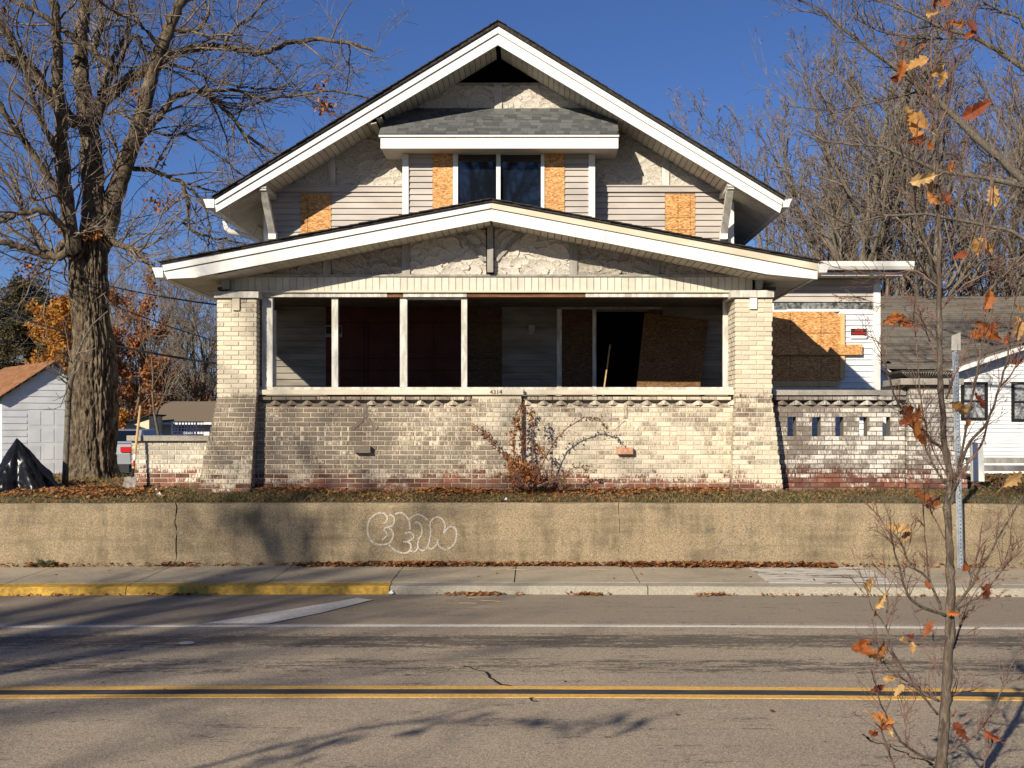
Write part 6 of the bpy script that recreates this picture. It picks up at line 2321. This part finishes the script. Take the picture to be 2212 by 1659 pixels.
obj('leaves', mb2, leafy('olive_leaf', [(.10, .09, .035), (.20, .14, .06), (.30, .16, .07)], .7, .25), T, kind='stuff')
sub = []
for i in range(60):
    p = P(rt.uniform(1085, 1215), 1052, YV + rt.uniform(-.1, .15))
    grow(sub, rt, p, Vector((rt.uniform(-.8, .8), 0, 1)).normalized(), rt.uniform(.15, .5), .0035, 2, dict(cfgb, min=.0018, seg=.06))
tubes(sub, M['twig_red'], 'stems', T, kind='stuff')

# ------------------------------------------------------------------ grass, weeds, fallen leaves
def blades(region, n, h, mk, name, label, cat, seed, lean=.6):
    r = random.Random(seed)
    mb = MB()
    k = 0
    while k < n:
        x, y, dn = region(r)
        if r.random() > dn: continue
        k += 1
        z = gz(x, y)
        hh = h * r.uniform(.4, 1.3)
        a = r.uniform(0, 2 * PI)
        dx, dy = math.cos(a) * lean * hh * r.random() * 1.5, math.sin(a) * lean * hh * r.random()
        w_ = r.uniform(.0025, .0055)
        i = len(mb.v)
        b = a + PI / 2
        ox, oy = math.cos(b) * w_, math.sin(b) * w_ * .5
        mb.v += [(x - ox, y - oy, z - .005), (x + ox, y + oy, z - .005), (x + dx * .5 + ox * .8, y + dy * .5, z + hh * .65), (x + dx * 1.25, y + dy, z + hh)]
        mb.f += [(i, i + 1, i + 2), (i, i + 2, i + 3)]
    return tag(obj(name, mb, M[mk], kind='stuff'), label, cat)


def reg(r):
    x = r.uniform(-8.2, 8.2)
    y = r.uniform(0, 1)
    yb = bend(x, 15.87)
    yy = yb + (16.6 - yb) * y
    d = .35 + .9 * max(0, noise.noise(Vector((x * .8, yy, 4))) + .25)
    if -.2 < x < 1.5 or -3 < x < -.8: d *= .35
    if x > 3.2: d *= 1.3
    return x, yy, d


blades(reg, 34000, .05, 'grass', 'grass', 'short ragged grass on the strip above the retaining wall', 'grass', 1)


def reg2(r):
    Y = r.uniform(16.7, 22)
    x = r.uniform(-9.8, -4.7) if r.random() < .6 else r.uniform(6.2, 10)
    return x, Y, .8


blades(reg2, 12000, .06, 'grass', 'yard_grass', 'thin yard grass on both sides of the house', 'grass', 2)


def litter(specs, name, label, seed, mk='litter', flat=False):
    r = random.Random(seed)
    mb = MB()
    for (fn, n, size) in specs:
        for i in range(n):
            x, y, z = fn(r)
            s = size * r.uniform(.5, 1.3)
            a = r.uniform(0, 2 * PI)
            tl = Vector((r.uniform(-.6, .6), r.uniform(-.6, .6), 1)).normalized()
            e1 = Vector((math.cos(a), math.sin(a), 0)); e1 = (e1 - tl * e1.dot(tl)).normalized()
            e2 = tl.cross(e1)
            k = len(mb.v)
            c = Vector((x, y, z + s * .25))
            cu = tl * s * r.uniform(.1, .5)
            for q in (c - e1 * s + cu, c - e1 * s * .2 - e2 * s * .6, c + e1 * s * .5 - e2 * s * .35 + cu * .5, c + e1 * s + cu, c + e1 * s * .1 + e2 * s * .65 + cu * .3):
                mb.v.append(tuple(q))
            mb.f.append((k, k + 1, k + 2, k + 3, k + 4))
    return tag(obj(name, mb, M[mk], kind='stuff'), label, 'leaves')


G_ = lambda r, x, y: (x, y, gz(x, y))


def f_strip(r):
    x = r.uniform(-8.2, 8.2)
    yb = bend(x, 15.87)
    return G_(r, x, lerp(yb, 16.6, r.random() ** .7))


def clump(u0, u1, Yc, sp):
    def f(r):
        x = r.gauss((X(u0, Yc) + X(u1, Yc)) / 2, (X(u1, Yc) - X(u0, Yc)) / 3.2)
        y = Yc - abs(r.gauss(0, sp))
        yy = min(y, 16.46 if -4.8 < x < -4 else 16.62)
        x_, y_, z_ = G_(r, x, yy)
        return x_, y_, z_ + r.random() * .045
    return f


litter([(f_strip, 7500, .03), (clump(555, 700, 16.6, .12), 650, .036), (clump(930, 1110, 16.6, .12), 900, .036), (clump(1180, 1580, 16.6, .12), 900, .034), (clump(1440, 1600, 16.6, .2), 500, .034), (clump(0, 300, 16.6, .3), 1600, .04), (clump(200, 290, 17.2, .25), 500, .045),
        (lambda r: G_(r, r.uniform(-9.6, -4.9), r.uniform(16.7, 21)), 2600, .045), (lambda r: G_(r, r.uniform(6.3, 11.5), r.uniform(16, 27)), 5200, .045), (lambda r: G_(r, r.uniform(3.4, 8), r.uniform(15.9, 16.6)), 700, .034)],
       'fallen_leaves', 'orange brown fallen leaves scattered over the grass strip and yard', 3)


def f_base(ua, ub, sp=.05):
    def f(r):
        x = r.uniform(X(ua, 15.6), X(ub, 15.6))
        y = bend(x, 15.655) - abs(r.gauss(0, sp))
        return x, y, .142 + r.random() ** 2 * .05
    return f


def f_gut(uc, w_):
    def f(r):
        x = r.gauss(X(uc, 13.9), w_)
        return x, bend(x, 13.9) - abs(r.gauss(0, .06)), .005 + r.random() * .015
    return f


def f_any(r):
    x = r.uniform(-7, 7)
    return x, bend(x, r.uniform(14.3, 15.6)), .125


litter([(f_base(640, 1120, .06), 900, .03), (f_base(840, 960, .07), 420, .036), (f_base(1120, 1340, .05), 420, .03), (f_base(1340, 1800, .07), 1500, .036), (f_base(1440, 1600, .08), 600, .038), (f_base(-20, 640, .03), 220, .024), (f_base(1800, 2212, .03), 160, .026), (f_base(60, 150, .05), 120, .03), (f_base(350, 430, .05), 90, .03)],
       'wall_leaves', 'line of fallen leaves along the foot of the retaining wall', 4)
litter([(f_gut(1030, .22), 130, .032), (f_gut(1270, .12), 70, .034), (f_gut(1545, .12), 60, .03), (f_gut(400, .25), 60, .026), (f_gut(100, .4), 50, .024), (f_gut(1760, .5), 60, .028), (f_gut(2100, .6), 40, .026), (f_any, 46, .028), (lambda r: (r.uniform(-6, 6), r.uniform(7.5, 13.7), .006), 30, .022)],
       'gutter_leaves', 'little heaps of leaves and twigs in the road gutter', 5)
mb = MB()
for (u, v) in ((1010, 1305), (1035, 1292), (1060, 1300), (1020, 1287), (1110, 1236), (1085, 1228), (1290, 1284), (1255, 1286), (880, 1228), (320, 1228)):
    Y = ry(v) if v > 1284 else 15.2
    a = rt.uniform(-.4, .4)
    L = rt.uniform(.06, .16)
    x = X(u, Y)
    z = .008 if v > 1284 else .14
    mb.tube([(x - L, Y - a * L, z), (x, Y, z + .006), (x + L, Y + a * L, z)], .003, 4)
tag(obj('twigs', mb, M['handle'], kind='stuff'), 'a few broken twigs lying on the road edge and sidewalk', 'twigs')


def weed(u, Y, z, h, n, label, seed, mk='grass'):
    r = random.Random(seed)
    T = thing('weed', (X(u, Y), Y, z), label, 'weed', 'weeds at the foot of the wall')
    mb = MB()
    for i in range(n):
        a = r.uniform(0, 2 * PI)
        L = h * r.uniform(.5, 1.1)
        p = Vector((X(u, Y) + r.uniform(-.03, .03), Y, z))
        d = Vector((math.cos(a) * .8, -abs(math.sin(a)) * .5, r.uniform(.4, 1.2))).normalized()
        s = Vector((-d.z, 0, d.x)).normalized() * L * .13
        q = p + d * L * .55
        e = p + d * L + Vector((0, 0, -L * .15))
        k = len(mb.v)
        mb.v += [tuple(p), tuple(q - s), tuple(e), tuple(q + s)]
        mb.f.append((k, k + 1, k + 2, k + 3))
    obj('leaf_rosette', mb, M[mk], T)


M['weedm'] = leafy('weed_leaf', [(.05, .075, .03), (.10, .12, .06), (.16, .15, .09)], .7, .2)
for i, (u, h, n, lab) in enumerate(((98, .16, 60, 'grey green weed clump at the wall foot on the far left'), (382, .09, 34, 'small weed under the widest crack in the concrete wall'), (1042, .12, 16, 'dark weed tuft near the wall foot below the house number'), (1365, .10, 14, 'green weed tuft at the wall foot right of the middle crack'), (1472, .11, 16, 'broad leaved weed at the wall foot among the leaves'), (1570, .09, 10, 'rightmost little weed at the wall foot'))):
    weed(u, bend(X(u, 15.6), 15.62), .142, h, n, lab, 60 + i, 'weedm')
for i, (u, v, Y, lab) in enumerate(((1093, 1072, 15.95, 'white paper scrap on the soil above the wall'), (846, 1282, 13.9, 'crumpled white wrapper in the gutter where the yellow kerb ends'), (340, 1040, 16.6, 'torn white and blue packet at the foot of the low brick wall'), (345, 1052, 16.3, 'pale twisted scrap on the grass left of the porch'))):
    T = thing('litter', (X(u, Y), Y, Z(v, Y)), lab, 'litter')
    mb = MB()
    r = random.Random(200 + i)
    k = 7
    zz = gz(X(u, Y), Y) + .01 if Y > 15 else .01
    mb.v = [(X(u, Y) + .045 * math.cos(2 * PI * j / k) * r.uniform(.6, 1.3), Y + .03 * math.sin(2 * PI * j / k), zz + r.uniform(0, .02)) for j in range(k)] + [(X(u, Y), Y, zz + .05)]
    mb.f = [(j, (j + 1) % k, k) for j in range(k)]
    obj('paper', mb, M['paper'], T)
